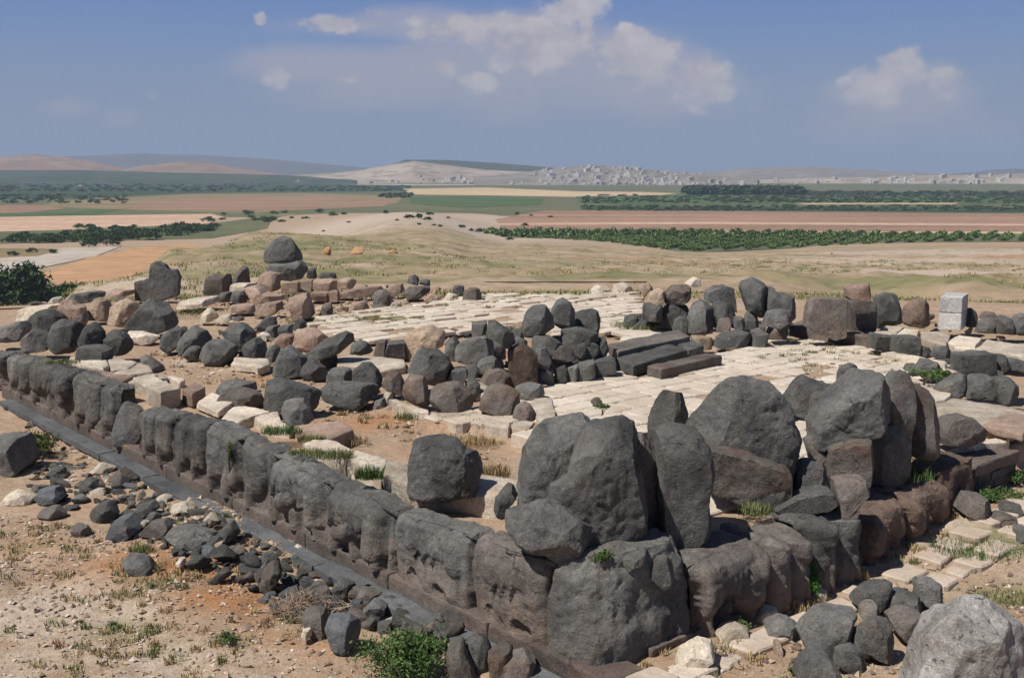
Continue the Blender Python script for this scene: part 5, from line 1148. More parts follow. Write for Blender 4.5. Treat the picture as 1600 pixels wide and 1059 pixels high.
slab('F', '640,505 800,478 930,458 1008,520 860,578 700,545', 1.50, .34, MP, 'thick tan slab with a dark right edge beside the round faced grey stone', 303)
slab('F', '690,612 760,582 862,588 1005,650 962,702 850,655', 1.56, .36, ML, 'first pale slab behind the grass tufts on the long wall', 304)
slab('F', '968,702 1012,652 1212,708 1186,800 1060,742', 1.56, .36, ML, 'second pale slab behind the grass tufts on the long wall', 305)
slab('F', '1192,802 1218,712 1352,738 1372,880', 1.56, .36, ML, 'third pale slab, ending at the squat dark boulder', 306)
slab('O', '640,760 644,724 740,738 815,748 812,778 740,772', 1.56, .36, ML, 'pale slab around the foot of the squat dark boulder', 307)
slab('E', '430,152 560,138 650,150 680,195 640,225 520,200', 1.50, .28, ML, 'pale slab in front of the square dark block in the left corner', 308)
slab('E', '655,148 720,152 860,178 800,225 690,235 690,195', 1.50, .28, ML, 'pale slab right of the one before the square dark block', 309)
slab('E', '870,180 935,202 962,240 810,262 700,250 810,226', 1.50, .28, ML, 'pale slab in front of the low brown stone on the earth path', 310)
slab('E', '640,232 690,240 800,266 860,256 740,318 640,300 560,225', 1.48, .28, MP, 'weathered tan slab on top of the block with the square dark end', 311)
slab('E', '750,315 870,258 965,243 1050,272 860,305', 1.42, .28, ML, 'pale stepped slab behind the squared limestone blocks', 312)
slab('N', '250,762 300,757 480,822 588,852 588,880 430,850', 1.40, .25, ML, 'pale step stone at the left end of the row before the central pile', 313)
slab('N', '600,862 740,882 862,888 800,950 610,890', 1.40, .25, ML, 'pale step stone, second from the left before the central pile', 314)
slab('N', '878,895 1060,852 1285,908 1250,990 900,945', 1.40, .25, ML, 'pale step stone, third from the left before the central pile', 315)
slab('N', '1295,910 1465,945 1400,1030 1258,992', 1.40, .25, ML, 'pale step stone at the right end of the row before the central pile', 316)
slab('N', '880,605 960,600 1100,660 1080,715 960,700', 1.42, .25, ML, 'pale slab behind the brown flat faced boulder on the step stones', 317)
slab('N', '1390,790 1460,745 1600,740 1640,930 1500,935', 1.46, .25, ML, 'large pale slab at the edge of the court right of the small round stone', 318)
slab('B', '505,870 600,850 720,862 930,880 940,930 780,960 640,930 510,935', 1.36, .22, ML, 'pale slabs lying left of the tall tan pitted stone', 319)
slab('F', '242,108 262,72 480,80 492,112 410,140 392,124', 1.40, .2, ML, 'pale low block on the earth left of the tall faceted dark boulder', 320)
slab('D', '640,485 740,430 852,440 788,495', 1.80, .2, ML, 'pale capping slab, first from the left on the right back wall', 321)
slab('D', '785,492 852,448 952,460 922,505', 1.80, .2, ML, 'pale capping slab, second from the left on the right back wall', 322)
slab('D', '950,470 1060,465 1142,490 1120,550 1050,542 962,512', 1.78, .24, ML, 'pale capping slab in front of the white concrete blocks', 323)
slab('D', '1120,535 1190,490 1342,510 1292,570 1180,567', 1.76, .24, ML, 'pale capping slab, second from the right edge', 324)
slab('D', '1298,572 1362,520 1610,552 1610,622 1400,602', 1.76, .24, ML, 'large pale capping slab at the right edge of the photo', 325)
slab('D', '700,600 790,598 1000,640 1120,660 1110,680 900,655', 1.52, .2, ML, 'long narrow pale slab at the foot of the right back wall', 326)
slab('D', '1000,935 1045,900 1150,880 1420,925 1620,960 1620,1010 1530,1060 1300,1040 1100,1010', 1.55, .3, ML, 'wide smooth pinkish slab at the right edge behind the rounded brownish boulder', 327)
slab('D', '960,840 1045,825 1150,855 1100,890 1000,905', 1.62, .25, ML, 'pale slab between the brown slab and the lower right rear wall', 328)
slab('H', '985,520 1100,508 1250,478 1385,470 1374,494 1125,528 1010,560', 1.36, .2, ML, 'dusty pale slab on the wall top below the rounded brownish boulder', 329)

# ------------------------------------------------------------------ rubble: many small stones, copies of a few shapes
def lump(seed, flat=.7, n=26, m=15):
    rng = np.random.default_rng(seed); th = np.linspace(.12, math.pi - .12, m); ph = np.linspace(0, 2 * math.pi, n, endpoint=False)
    T, Pn = np.meshgrid(th, ph, indexing='ij'); V = np.stack([np.sin(T) * np.cos(Pn), np.sin(T) * np.sin(Pn), np.cos(T)], -1).reshape(-1, 3)
    V *= np.array([rng.uniform(.75, 1.25), rng.uniform(.6, 1), rng.uniform(.5, .95) * flat])
    V = facet(V, rng, 12, .42, .78, 0); Q = ring_faces(m, n)[:, ::-1]
    V = rough(V, Q, .02, 1.3, seed, 3); V = rough(V, Q, .018, 6, seed + 2, 2)
    return V * .5, Q.tolist() + [tuple(range(n)), tuple(range((m - 1) * n, m * n))[::-1]]
LUMPS = {}
for key, mat in MATS.items():
    if key in 'BGXLPK': LUMPS[key] = [mesh_from('rubble_stone', *lump(s), mat, 34) for s in (range(410, 418) if key in 'BX' else range(420, 425))]
def scatter(poly, n, z, smin, smax, mats, name, label, cat, group, seed, sink=.28, even=False):
    rng = random.Random(seed); P = np.array([atz(a, b, z)[:2] for a, b in poly]); lo, hi = P.min(0), P.max(0); k = 0; done = []
    tries = 0
    while k < n and tries < n * 80:
        tries += 1
        if even:                            # as many stones per patch of the heap near by as far off
            a_, b_ = rng.uniform(min(q[0] for q in poly), max(q[0] for q in poly)), rng.uniform(min(q[1] for q in poly), max(q[1] for q in poly))
            if not inside_poly(np.array([a_]), np.array([b_]), poly)[0]: continue
            x, y = atz(a_, b_, z)[:2]
        else:
            x, y = rng.uniform(lo[0], hi[0]), rng.uniform(lo[1], hi[1])
            if not inside_poly(np.array([x]), np.array([y]), P)[0]: continue
        s = smin + (smax - smin) * rng.random() ** 1.8
        if any((x - a) ** 2 + (y - b) ** 2 < ((.22 if even else .33) * (s + c)) ** 2 for a, b, c in done): continue
        done.append((x, y, s)); k += 1
        zz = max(terrain_z(x, y)[0], z - .05)
        o = link(name, rng.choice(LUMPS[rng.choice(mats)]), (x, y, zz + s * (.34 - sink)), label=label, category=cat, group=group)
        o.rotation_euler = (rng.uniform(-.5, .5), rng.uniform(-.5, .5), rng.uniform(0, 6.28)); q = s; o.scale = (q * rng.uniform(.85, 1.2), q * rng.uniform(.85, 1.1), q)
HEAP = [(30, 735), (120, 720), (200, 745), (260, 785), (330, 808), (400, 842), (460, 872), (540, 915), (640, 955), (700, 985), (640, 1000), (560, 975), (470, 965), (420, 925), (340, 892), (230, 848), (150, 808), (60, 785)]
scatter(HEAP, 240, .02, .20, .62, 'BBBBXXGGKGL', 'rubble_stone', 'angular basalt stone among the rubble heaped along the kerb of the long wall', 'rubble stone', 'rubble heaped along the kerb', 1, even=True)
scatter([(290, 825), (400, 862), (470, 890), (525, 930), (505, 975), (440, 962), (380, 925), (310, 893), (250, 850)], 62, .05, .22, .62, 'BBBXGBK', 'basalt_fragment', 'dark stone in the dense middle of the rubble heap beside the dry brush', 'rubble stone', 'dense rubble beside the dry brush', 21, sink=.12, even=True)
scatter([(540, 915), (640, 955), (720, 995), (700, 1010), (620, 985), (530, 960)], 26, .05, .2, .5, 'BXGBX', 'basalt_fragment', 'dark stone between the green shrub and the kerb', 'rubble stone', 'rubble above the green shrub', 22, sink=.12, even=True)
scatter([(4, 640), (60, 650), (130, 700), (100, 740), (30, 720), (4, 690)], 16, .0, .2, .5, 'BGPP', 'rubble_stone', 'rubble stone around the green shrub at the left end of the kerb', 'rubble stone', 'rubble by the left shrub', 2)
scatter([(4, 600), (60, 640), (90, 660), (50, 668), (0, 640)], 12, .0, .2, .5, 'BGPL', 'rubble_stone', 'small stone on the ground under the far left end of the long wall', 'rubble stone', 'stones under the far left wall', 12)
scatter([(640, 985), (720, 985), (800, 1015), (880, 1045), (880, 1075), (700, 1075), (690, 1020)], 14, .0, .2, .5, 'BXXGP', 'rubble_stone', 'stone of the loose rubble below the kerb at the bottom of the photo', 'rubble stone', 'loose rubble at the bottom edge', 3)
scatter([(300, 470), (440, 460), (560, 440), (740, 452), (750, 470), (620, 485), (530, 490), (470, 510), (400, 520), (310, 500)], 56, ZIN, .22, .75, 'LPPPPXBG', 'limestone_fragment', 'small broken stone in the pale rubble in front of the throne shaped block', 'rubble stone', 'pale rubble at the back', 4)
scatter([(260, 500), (420, 505), (520, 535), (560, 570), (480, 580), (380, 545), (280, 525)], 24, ZIN, .2, .6, 'BBLPX', 'basalt_fragment', 'small stone between the dark boulders behind the earth path', 'rubble stone', 'small stones behind the earth path', 5)
scatter([(690, 520), (800, 510), (830, 560), (800, 600), (740, 590), (700, 560)], 20, ZIN + .1, .25, .6, 'BBBX', 'basalt_fragment', 'small dark stone filling the gaps of the central pile', 'rubble stone', 'fill of the central pile', 6)
scatter([(1000, 500), (1240, 500), (1240, 525), (1100, 540), (1010, 520)], 26, ZIN + .15, .3, .75, 'BBBX', 'basalt_fragment', 'small dark stone at the foot of the right gate pile', 'rubble stone', 'fill of the right gate pile', 7)
scatter([(1420, 540), (1500, 545), (1590, 560), (1590, 610), (1480, 600), (1430, 570)], 24, ZIN + .2, .25, .6, 'BBBXG', 'basalt_fragment', 'small dark stone in the rubble of the right rear wall', 'rubble stone', 'rubble of the right rear wall', 8)
scatter([(1340, 940), (1440, 910), (1480, 960), (1420, 1020), (1300, 1010), (1250, 980)], 10, .0, .15, .35, 'BGXP', 'rubble_stone', 'small stone between the larger ones of the lower right heap', 'rubble stone', 'small stones of the lower right heap', 9)
scatter([(1060, 1000), (1300, 900), (1480, 880), (1590, 850), (1590, 960), (1240, 1059), (1000, 1070)], 26, .0, .06, .2, 'LPPLG', 'small_stone', 'small pale stone lying on the ground beside the right wall', 'small stone', 'small pale stones by the right wall', 10)
scatter([(1390, 745), (1470, 700), (1500, 690), (1460, 730), (1400, 770)], 8, 1.3, .12, .3, 'BXP', 'small_stone', 'small stone among the grass on top of the right wall', 'small stone', 'small stones on the right wall', 11)
scatter([(10, 480), (120, 470), (330, 440), (400, 440), (330, 470), (200, 500), (60, 500)], 22, .9, .3, .8, 'LPPX', 'limestone_fragment', 'pale stone lying along the far left edge of the temple', 'rubble stone', 'pale stones at the far left edge', 13)
scatter([(1360, 500), (1480, 520), (1590, 530), (1590, 500), (1400, 480)], 14, 1.3, .25, .6, 'BXLG', 'rubble_stone', 'small stone behind the pale capping slabs on the right', 'rubble stone', 'stones behind the capping slabs', 14)

# gravel scattered on the bare earth in front
def gravel():
    rng = np.random.default_rng(3); V, Fc = [], []
    oc = np.array([(1, 0, 0), (0, 1, 0), (-1, 0, 0), (0, -1, 0), (0, 0, 1), (0, 0, -1)], float)
    fo = [(0, 1, 4), (1, 2, 4), (2, 3, 4), (3, 0, 4), (1, 0, 5), (2, 1, 5), (3, 2, 5), (0, 3, 5)]
    for (poly, n, z, smax) in (([(0, 800), (240, 830), (420, 930), (560, 1000), (560, 1075), (0, 1075)], 2600, 0, .05), ([(1000, 1075), (1100, 1000), (1330, 900), (1600, 820), (1600, 1075)], 1500, 0, .05), ([(120, 690), (560, 900), (520, 930), (240, 800), (40, 730)], 900, 0, .07),
                               ([(230, 545), (420, 560), (560, 620), (800, 690), (800, 740), (640, 700), (420, 610), (240, 580)], 1100, ZIN, .07), ([(300, 470), (740, 450), (740, 475), (500, 500), (300, 510)], 900, ZIN, .12), ([(1240, 545), (1440, 550), (1440, 600), (1250, 600)], 200, ZPAV, .07)):
        P = np.array([atz(a, b, z)[:2] for a, b in poly]); lo, hi = P.min(0), P.max(0)
        X = rng.uniform(lo, hi, (n * 4, 2)); X = X[inside_poly(X[:, 0], X[:, 1], P)][:n]; Z = terrain_z(X[:, 0], X[:, 1])
        for (x, y), zz in zip(X, np.maximum(Z, z - .1)):
            s = .012 + smax * rng.random() ** 3; n0 = len(V); R = rng.normal(size=(3, 3)) * .25 + np.eye(3)
            V += ((oc * rng.uniform(.6, 1.2, (6, 1))) @ R * s * np.array([1, 1, .7]) + np.array([x, y, zz + s * .3])).tolist(); Fc += [tuple(n0 + i for i in f) for f in fo]
    m = Mat('gravel', .95); g = m.n('ShaderNodeNewGeometry')
    mat = m.done(m.ramp(g.outputs['Random Per Island'], (0, (.16, .13, .11)), (.35, (.34, .24, .16)), (.7, (.48, .37, .27)), (1, (.62, .54, .45))))
    place('gravel', V, Fc, mat, kind='stuff', label='small loose gravel scattered on the bare earth')
gravel()
# ------------------------------------------------------------------ plants
def blades(rng, n, rad, h, spread=.5, w=.012, squash=1.0):
    V, Fc = [], []
    for _ in range(n):
        a, r = rng.uniform(0, 6.28), rad * math.sqrt(rng.random()); x, y = r * math.cos(a), r * math.sin(a) * squash
        d = rng.uniform(0, 6.28); l = h * rng.uniform(.5, 1.1); b = spread * rng.uniform(.2, 1); n0 = len(V)
        ox, oy = math.cos(d), math.sin(d); px, py = -oy * w, ox * w
        V += [(x - px, y - py, 0), (x + px, y + py, 0), (x + ox * b * l * .4 + px * .7, y + oy * b * l * .4 + py * .7, l * .6), (x + ox * b * l * .4 - px * .7, y + oy * b * l * .4 - py * .7, l * .6), (x + ox * b * l, y + oy * b * l, l)]
        Fc += [(n0, n0 + 1, n0 + 2, n0 + 3), (n0 + 3, n0 + 2, n0 + 4)]
    return V, Fc
def leaves(rng, n, R, leaf, clumps=14, core=.35):
    """leaf clumps spread unevenly through a crown of half sizes R, resting on z=0"""
    V, Fc = [], []; cs = []
    for _ in range(clumps):
        d = rng.normal(size=3); d /= np.linalg.norm(d); d[2] = abs(d[2]) * 1.0 - .25; cs.append((d * rng.uniform(core, .95), rng.uniform(.22, .42)))
    for _ in range(n):
        c, s = cs[rng.integers(len(cs))]; p = c + rng.normal(size=3) * s * .55
        P = np.array([p[0] * R[0], p[1] * R[1], max(.02, (p[2] + .75) * R[2] * .62)])
        a = rng.normal(size=3); a /= np.linalg.norm(a); b = np.cross(a, rng.normal(size=3)); b /= np.linalg.norm(b); l = leaf * rng.uniform(.6, 1.3); n0 = len(V)
        V += [P - a * l, P + b * l * .45, P + a * l, P - b * l * .45]; Fc.append((n0, n0 + 1, n0 + 2, n0 + 3))
    return V, Fc
def stems(rng, n, R, r0=.02):
    V, Fc = [], []
    for _ in range(n):
        a = rng.uniform(0, 6.28); e = np.array([math.cos(a) * R[0] * rng.uniform(.1, .7), math.sin(a) * R[1] * rng.uniform(.1, .7), R[2] * rng.uniform(.4, 1.0)]); b = np.array([rng.normal() * .06 * R[0], rng.normal() * .06 * R[1], -.05])
        pts = [b + (e - b) * t + np.array([0, 0, .12 * R[2] * math.sin(t * 3.1)]) for t in (0, .4, .75, 1)]; n0 = len(V)
        for k, p in enumerate(pts):
            q = r0 * (1 - .27 * k)
            for j in range(5): V.append(p + q * np.array([math.cos(j * 1.257), math.sin(j * 1.257), 0]))
        for k in range(3):
            for j in range(5): Fc.append((n0 + k * 5 + j, n0 + k * 5 + (j + 1) % 5, n0 + k * 5 + 5 + (j + 1) % 5, n0 + k * 5 + 5 + j))
    return V, Fc
def plant(name, loc, R, n, leaf, mat, seed, label, cat, group=None, clumps=14, stem_r=.02, nst=8, twig=BARK):
    rng = np.random.default_rng(seed)
    o = bpy.data.objects.new(name, None); COL.objects.link(o); o.location = loc; o['label'] = label; o['category'] = cat
    if group: o['group'] = group
    V, Fc = leaves(rng, n, R, leaf, clumps); link('foliage' if 'tree' not in name else 'crown', mesh_from('foliage', V, Fc, mat), (0, 0, 0), o)
    V, Fc = stems(rng, nst, R, stem_r); link('stem' if 'tree' not in name else 'trunk', mesh_from('stem', V, Fc, twig, 180), (0, 0, 0), o)
    return o
def dupe(o, loc, rz, sc, label=None):
    c = o.copy(); COL.objects.link(c); c.location = loc; c.rotation_euler = (0, 0, rz); c.scale = sc
    if label: c['label'] = label
    for ch in o.children: d = ch.copy(); COL.objects.link(d); d.parent = c
    return c
def on(px, py, z): return atz(px, py, z)
plant('green_shrub', on(628, 1062, 0), (.62, .55, .62), 5200, .032, LF_GREEN, 1, 'big bright green shrub at the bottom edge in front of the kerb', 'shrub', clumps=26)
plant('green_weed', on(1247, 938, 0), (.30, .26, .60), 1700, .026, LF_BRIGHT, 2, 'vivid green bushy weed growing at the foot of the right wall', 'weed', clumps=12, stem_r=.008)
plant('yellowish_shrub', on(60, 712, .0), (.62, .55, .62), 3000, .034, LF_OLIVE, 3, 'yellowish green shrub left of the kerb behind the large grey boulder', 'shrub', clumps=20)
plant('weed', on(1158, 990, 0), (.18, .15, .24), 420, .024, LF_GREEN, 4, 'small green weed at the foot of the lion relief on the right wall', 'weed', clumps=6, stem_r=.006)
plant('weed', on(877, 790, 1.65) + np.array([0, -.25, 0]), (.12, .10, .42), 420, .020, LF_GREEN, 5, 'green weed growing in the cleft of the giant split boulder', 'weed', clumps=7, stem_r=.006)
plant('weed', on(362, 735, .9) + np.array([0, -.12, 0]), (.10, .08, .60), 420, .022, LF_GREEN, 6, 'green plant hanging down the front of the pale weathered relief block', 'weed', clumps=7, stem_r=.006)
plant('weed', on(568, 890, .18), (.09, .08, .24), 260, .018, LF_GREEN, 7, 'small green weed growing out of a joint between kerb and plinth', 'weed', clumps=4, stem_r=.005)
plant('weed', on(941, 882, 1.5), (.16, .12, .20), 300, .024, LF_GREEN, 8, 'green weed at the shaded foot of the giant split boulder', 'weed', clumps=5, stem_r=.006)
plant('weed', on(360, 1010, 0), (.22, .18, .20), 500, .020, LF_GREEN, 9, 'low green weed beside a small grey stone on the sand at the bottom', 'weed', clumps=8, stem_r=.006)
plant('green_plants', on(1553, 780, 0.05), (.55, .35, .20), 1500, .034, LF_GREEN, 10, 'spreading green plants on the paving at the right edge', 'plants', clumps=22, stem_r=.01)
plant('weed', on(1590, 752, 0.05), (.35, .3, .20), 600, .034, LF_GREEN, 11, 'green plant at the right edge in front of the low masonry wall', 'weed', clumps=12, stem_r=.01)
plant('weed', on(945, 655, 2.75) + np.array([0, .5, 0]), (.14, .12, .16), 260, .022, LF_GREEN, 12, 'small green tuft on top of the giant split boulder', 'weed', clumps=5, stem_r=.005)
plant('weed', on(1413, 990, 0.02), (.20, .16, .24), 420, .022, LF_OLIVE, 13, 'green weed between stones of the lower right heap', 'weed', clumps=6, stem_r=.006)
plant('weed', on(1445, 598, 1.5), (.6, .4, .35), 700, .045, LF_GREEN, 14, 'green plants below the grey boulder by the right rear wall', 'weed', clumps=9, stem_r=.01)
plant('weed', on(1250, 1050, 0), (.22, .18, .22), 420, .022, LF_OLIVE, 15, 'low weed left of the dark boulder at the bottom right', 'weed', clumps=6, stem_r=.006)

GT = []
def tuft(px, py, z, rad, h, n, mat, label, seed, name='grass_tuft', sq=.6):
    rng = np.random.default_rng(seed); V, Fc = blades(rng, int(n * 1.5), rad, h * .72, .8, (.004 + .010 * h), sq)
    P = atz(px, py, z); link(name, mesh_from('grass', V, Fc, mat), (P[0], P[1], P[2] - .02), label=label, category='grass tuft')
tuft(578, 745, 1.58, .24, .30, 260, LF_GREEN, 'bright green grass tuft at the edge of the pale slab on the long wall', 1)
tuft(520, 712, 1.6, .38, .20, 320, LF_GRASS, 'wide green grass tuft on the wall top left of the bright tuft', 2)
tuft(478, 708, 1.6, .30, .16, 240, LF_GRASS, 'low yellow green grass on the wall top behind the cracked relief block', 3)
tuft(488, 687, 1.52, .28, .18, 220, LF_GRASS, 'grass tuft in front of the thick tan slab', 4)
tuft(440, 675, 1.52, .40, .22, 300, LF_GREEN, 'green grass tuft in front of the round faced grey stone', 5)
tuft(95, 566, 1.62, .5, .16, 240, LF_GRASS, 'olive grass on the wall top at the far left', 6)
tuft(1415, 745, 1.38, .5, .24, 170, LF_GREEN, 'long green grass on the wall top in front of the boulder group', 7)
tuft(1440, 722, 1.4, .40, .24, 130, LF_GRASS, 'grass on the wall top above the orange stained block', 8)
tuft(1180, 800, 1.47, .30, .22, 220, LF_GRASS, 'thin grass between paving and wall in front of the brownish socle', 9)
tuft(765, 742, 1.28, .38, .34, 240, LF_DRY, 'dry yellow grass right of the squat dark boulder', 10)
tuft(735, 690, 1.25, .5, .22, 240, LF_DRY, 'dry grass on the earth behind the squat dark boulder', 11)
tuft(640, 652, 1.25, .30, .22, 160, LF_GRASS, 'grass tuft on the earth in front of the pale step stones', 12)
tuft(722, 660, 1.25, .25, .32, 140, LF_GRASS, 'tall thin grass in a joint of the pale step stones', 13)
tuft(540, 690, 1.25, .5, .22, 220, LF_DRY, 'dry straw coloured grass beside the thick tan slab', 14)
tuft(1010, 510, 1.45, 1.2, .3, 360, LF_GRASS, 'green grass at the left foot of the right gate pile', 15)
tuft(1312, 700, 1.5, .4, .3, 160, LF_DRY, 'dry grass in the gap beside the square brownish block', 16)
tuft(560, 505, 1.3, 1.6, .2, 700, LF_GRASS, 'green grass patch on the back paving beside the dark square block', 19)
tuft(300, 490, 1.3, .9, .3, 260, LF_OLIVE, 'yellow green weeds beside the dark standing slab', 20)
tuft(868, 1030, .05, .4, .18, 260, LF_GRASS, 'yellowish grass at the foot of the corner block', 21)
tuft(222, 862, 0, .22, .24, 160, LF_GRASS, 'grass tuft at the lower edge of the rubble heap', 22)
tuft(1378, 835, .05, .6, .16, 260, LF_GRASS, 'green weeds on the pinkish paving beside the right wall', 23)
tuft(1530, 858, .05, .8, .2, 380, LF_GREEN, 'green weeds on the paving near the right edge', 24)
tuft(1190, 940, .02, .5, .22, 220, LF_DRY, 'straw coloured dry grass between edging stones and the right wall', 25)
tuft(1300, 895, .02, .6, .2, 240, LF_DRY, 'dry grass along the foot of the reddish relief block', 26)
tuft(1250, 950, .02, .4, .25, 180, LF_DRY, 'dry grass behind the lower right heap', 27)
tuft(1570, 935, .02, .5, .18, 240, LF_GRASS, 'weeds on the sand behind the huge pitted boulder', 28)

def ground_grass():                      # short dry and green growth nobody could count
    rng = np.random.default_rng(8); V, Fc, mi = [], [], []
    spots = []
    for (px, py, z, rx, ry, n, dry) in ((40, 850, 0, 1.0, .8, 26, .6), (250, 905, 0, 1.1, .5, 20, .3), (185, 985, 0, .8, .5, 16, .3), (120, 900, 0, 2.2, 1.4, 26, .7), (280, 1010, 0, 1.6, .6, 22, .5), (120, 1030, 0, 1.6, .5, 16, .5), (420, 985, 0, 1, .5, 18, .7), (150, 940, 0, .8, .4, 8, .4), (350, 900, 0, 1, .6, 16, .8),
                                     (1540, 990, 0, .8, .5, 14, .5), (1120, 1035, 0, .8, .5, 16, .5), (1500, 830, 0, 1.4, 1, 20, .5), (1440, 850, 0, 1.5, .9, 16, .6), (330, 800, 0, 1.0, .8, 10, .6),
                                     (330, 555, ZIN, 3, 1.2, 26, .8), (600, 650, ZIN, 2, 1.3, 34, .8), (700, 690, ZIN, 1.3, .8, 24, .8), (560, 505, ZIN, 2.2, 1.3, 60, .15), (420, 600, ZIN, 1.6, .8, 14, .8), (1300, 545, ZPAV, 2.6, 1.6, 40, .2), (1340, 565, ZPAV, 2.2, 1.2, 30, .2), (860, 470, ZIN, 5, 2.5, 60, .3), (640, 480, ZIN, 5, 2.5, 50, .5), (380, 475, ZIN, 3, 2, 30, .6), (1200, 555, ZPAV, 2.5, 1.6, 16, .3)):
        P = atz(px, py, z)
        for _ in range(n): spots.append((P[0] + rng.normal() * rx * .6, P[1] + rng.normal() * ry * .6, z, rng.random() < dry))
    Z = terrain_z([s[0] for s in spots], [s[1] for s in spots])
    for (x, y, z, dry), zz in zip(spots, Z):
        v, f = blades(rng, int(rng.integers(16, 46)), rng.uniform(.06, .2), rng.uniform(.05, .13) * (1 + .04 * y / 10), .8, .008, .8); n0 = len(V)
        V += [(a + x, b + y, c + max(zz, z - .1)) for a, b, c in v]; Fc += [tuple(n0 + i for i in q) for q in f]; mi += [1 if dry else 0] * len(f)
    place('grass', V, Fc, [LF_GRASS, LF_DRY], mi=mi, kind='stuff', label='short dry and green grass growing on the bare earth')
ground_grass()

def slope_grass():                       # straggly growth on the slopes behind the temple
    rng = np.random.default_rng(18); V, Fc, mi = [], [], []; L = [blades(rng, 16, .40, .20, 1.1, .020, 1) for _ in range(6)]
    dep = 46 + 170 * rng.random(5200) ** 1.6; px = rng.uniform(-20, 1620, 5200); X = (px - 800) / F * dep; Y = dep; keep = fbm(np.stack([X * .05, Y * .05, 0 * X], 1), 4, 3) > -.05
    X, Y = X[keep], Y[keep]; Z = terrain_z(X, Y)
    for x, y, z in zip(X, Y, Z):
        v, f = L[rng.integers(6)]; n0 = len(V); s = rng.uniform(.5, 1.3) * (1 + y / 160); V += [(a * s + x, b * s + y, c * s * .8 + z - .03) for a, b, c in v]; Fc += [tuple(n0 + i for i in q) for q in f]; mi += [int(rng.random() < .2)] * len(f)
    place('slope_grass', V, Fc, [LF_GRASS, LF_DRY], mi=mi, kind='stuff', label='straggly olive and dry growth on the slopes behind the temple')
slope_grass()
# heap of dry brush on the rubble
rng = np.random.default_rng(77); V, Fc = [], []
for _ in range(420):
    a = rng.uniform(0, 6.28); r = .55 * math.sqrt(rng.random()); b = np.array([r * math.cos(a), r * .7 * math.sin(a), .05 + .34 * (1 - r / .55) * rng.random()]); d = rng.normal(size=3); d[2] *= .45; d /= np.linalg.norm(d); l = rng.uniform(.10, .42); w = rng.uniform(.002, .007)
    s = np.cross(d, [0, 0, 1.]); s /= np.linalg.norm(s) + 1e-6; u = np.cross(s, d); k = np.array([0, 0, rng.normal() * .06]); n0 = len(V)
    for p, q in ((b - d * l * .5, w), (b + k, w * .9), (b + d * l * .5, w * .4)): V += [p + s * q, p + u * q, p - s * q - u * q * .5]
    for k2 in (0, 3):
        for j in range(3): Fc.append((n0 + k2 + j, n0 + k2 + (j + 1) % 3, n0 + k2 + 3 + (j + 1) % 3, n0 + k2 + 3 + j))
P = at(478, 955, .05); link('dry_brush', mesh_from('dry_brush', np.array(V), Fc, TWIG), P, label='tangled heap of pale dry brush and twigs on the rubble by the kerb', category='brush')

# trees and bushes at the foot of the tell, river bushes, orchard
tp = plant('dark_tree', atd(40, 487, 235), (6.4, 5, 10.6), 3600, .62, LF_DARK, 21, 'large dark green tree at the far left edge beyond the temple', 'tree', clumps=24, stem_r=.25, nst=6)
plant('dark_tree', atd(-6, 487, 228), (5.6, 4.4, 9), 2400, .62, LF_DARK, 23, 'dark green tree cut by the left edge of the photo', 'tree', clumps=20, stem_r=.25, nst=6)
plant('round_bush', atd(108, 474, 250), (5.2, 4.0, 4.6), 1600, .55, LF_DARK, 22, 'low round dark bush right of the large tree at the left edge', 'bush', clumps=16, stem_r=.12, nst=6)
plant('round_bush', atd(66, 480, 242), (4.5, 3.5, 4.4), 1300, .55, LF_GREEN, 24, 'mid green bush between the large tree and the low round bush', 'bush', clumps=14, stem_r=.12, nst=6)
plant('round_bush', atd(20, 497, 215), (5.5, 3.5, 2.2), 1200, .45, LF_GREEN, 25, 'low bright green bush below the large tree at the left edge', 'bush', clumps=16, stem_r=.1, nst=6)
bp = [plant('river_bush', (0, 0, -300), (4.6, 4.0, 4.0), 420, .62, m, 30 + k, 'dark green bush of the green strip on the plain at the left', 'bush', 'bushes of the green strip at the left', clumps=10, stem_r=.1, nst=3) for k, m in enumerate((LF_DARK, LF_ORCH, LF_GREEN))]
rb = random.Random(4); first = [True] * 3
def bush_at(px, py, s, kinds, label=None, hz=1.0):
    k = rb.choice(kinds); P = at(px, py, PLAIN); rz = rb.uniform(0, 6.28); sc = (s, s, s * hz)
    if first[k]:
        o = bp[k]; first[k] = False; o.location = P; o.rotation_euler = (0, 0, rz); o.scale = sc
    else: o = dupe(bp[k], P, rz, sc)
for q in range(84):
    t = rb.random(); x = 10 + t * 330; y = np.interp(x, [0, 150, 250, 345], [381, 380, 374, 358]) - rb.random() ** 1.3 * np.interp(x, [0, 150, 345], [8, 15, 7])
    bush_at(x, y, rb.uniform(.55, 1.25) * np.interp(x, [0, 150, 250, 340], [.7, .85, 1.15, .8]), (0, 0, 1))
for q in range(26): bush_at(rb.uniform(345, 545), rb.uniform(331, 350), rb.uniform(.4, .9), (1, 2, 1))
for q in range(16): bush_at(rb.uniform(95, 330), rb.uniform(355, 361), rb.uniform(.4, .7), (0, 1))
for px, py, s in ((325, 347, .9), (140, 386, .8), (175, 384, .7), (20, 400, .5), (50, 395, .5), (85, 396, .5)): bush_at(px, py, s, (0, 1))
sp = plant('scrub_bush', (0, 0, -300), (2.6, 2.2, 1.7), 160, .5, LF_DARK, 40, 'small dark scrub bush on the pale stony ground in the middle distance', 'bush', 'scrub bushes in the middle distance', clumps=7, stem_r=.08, nst=3)
f1 = True
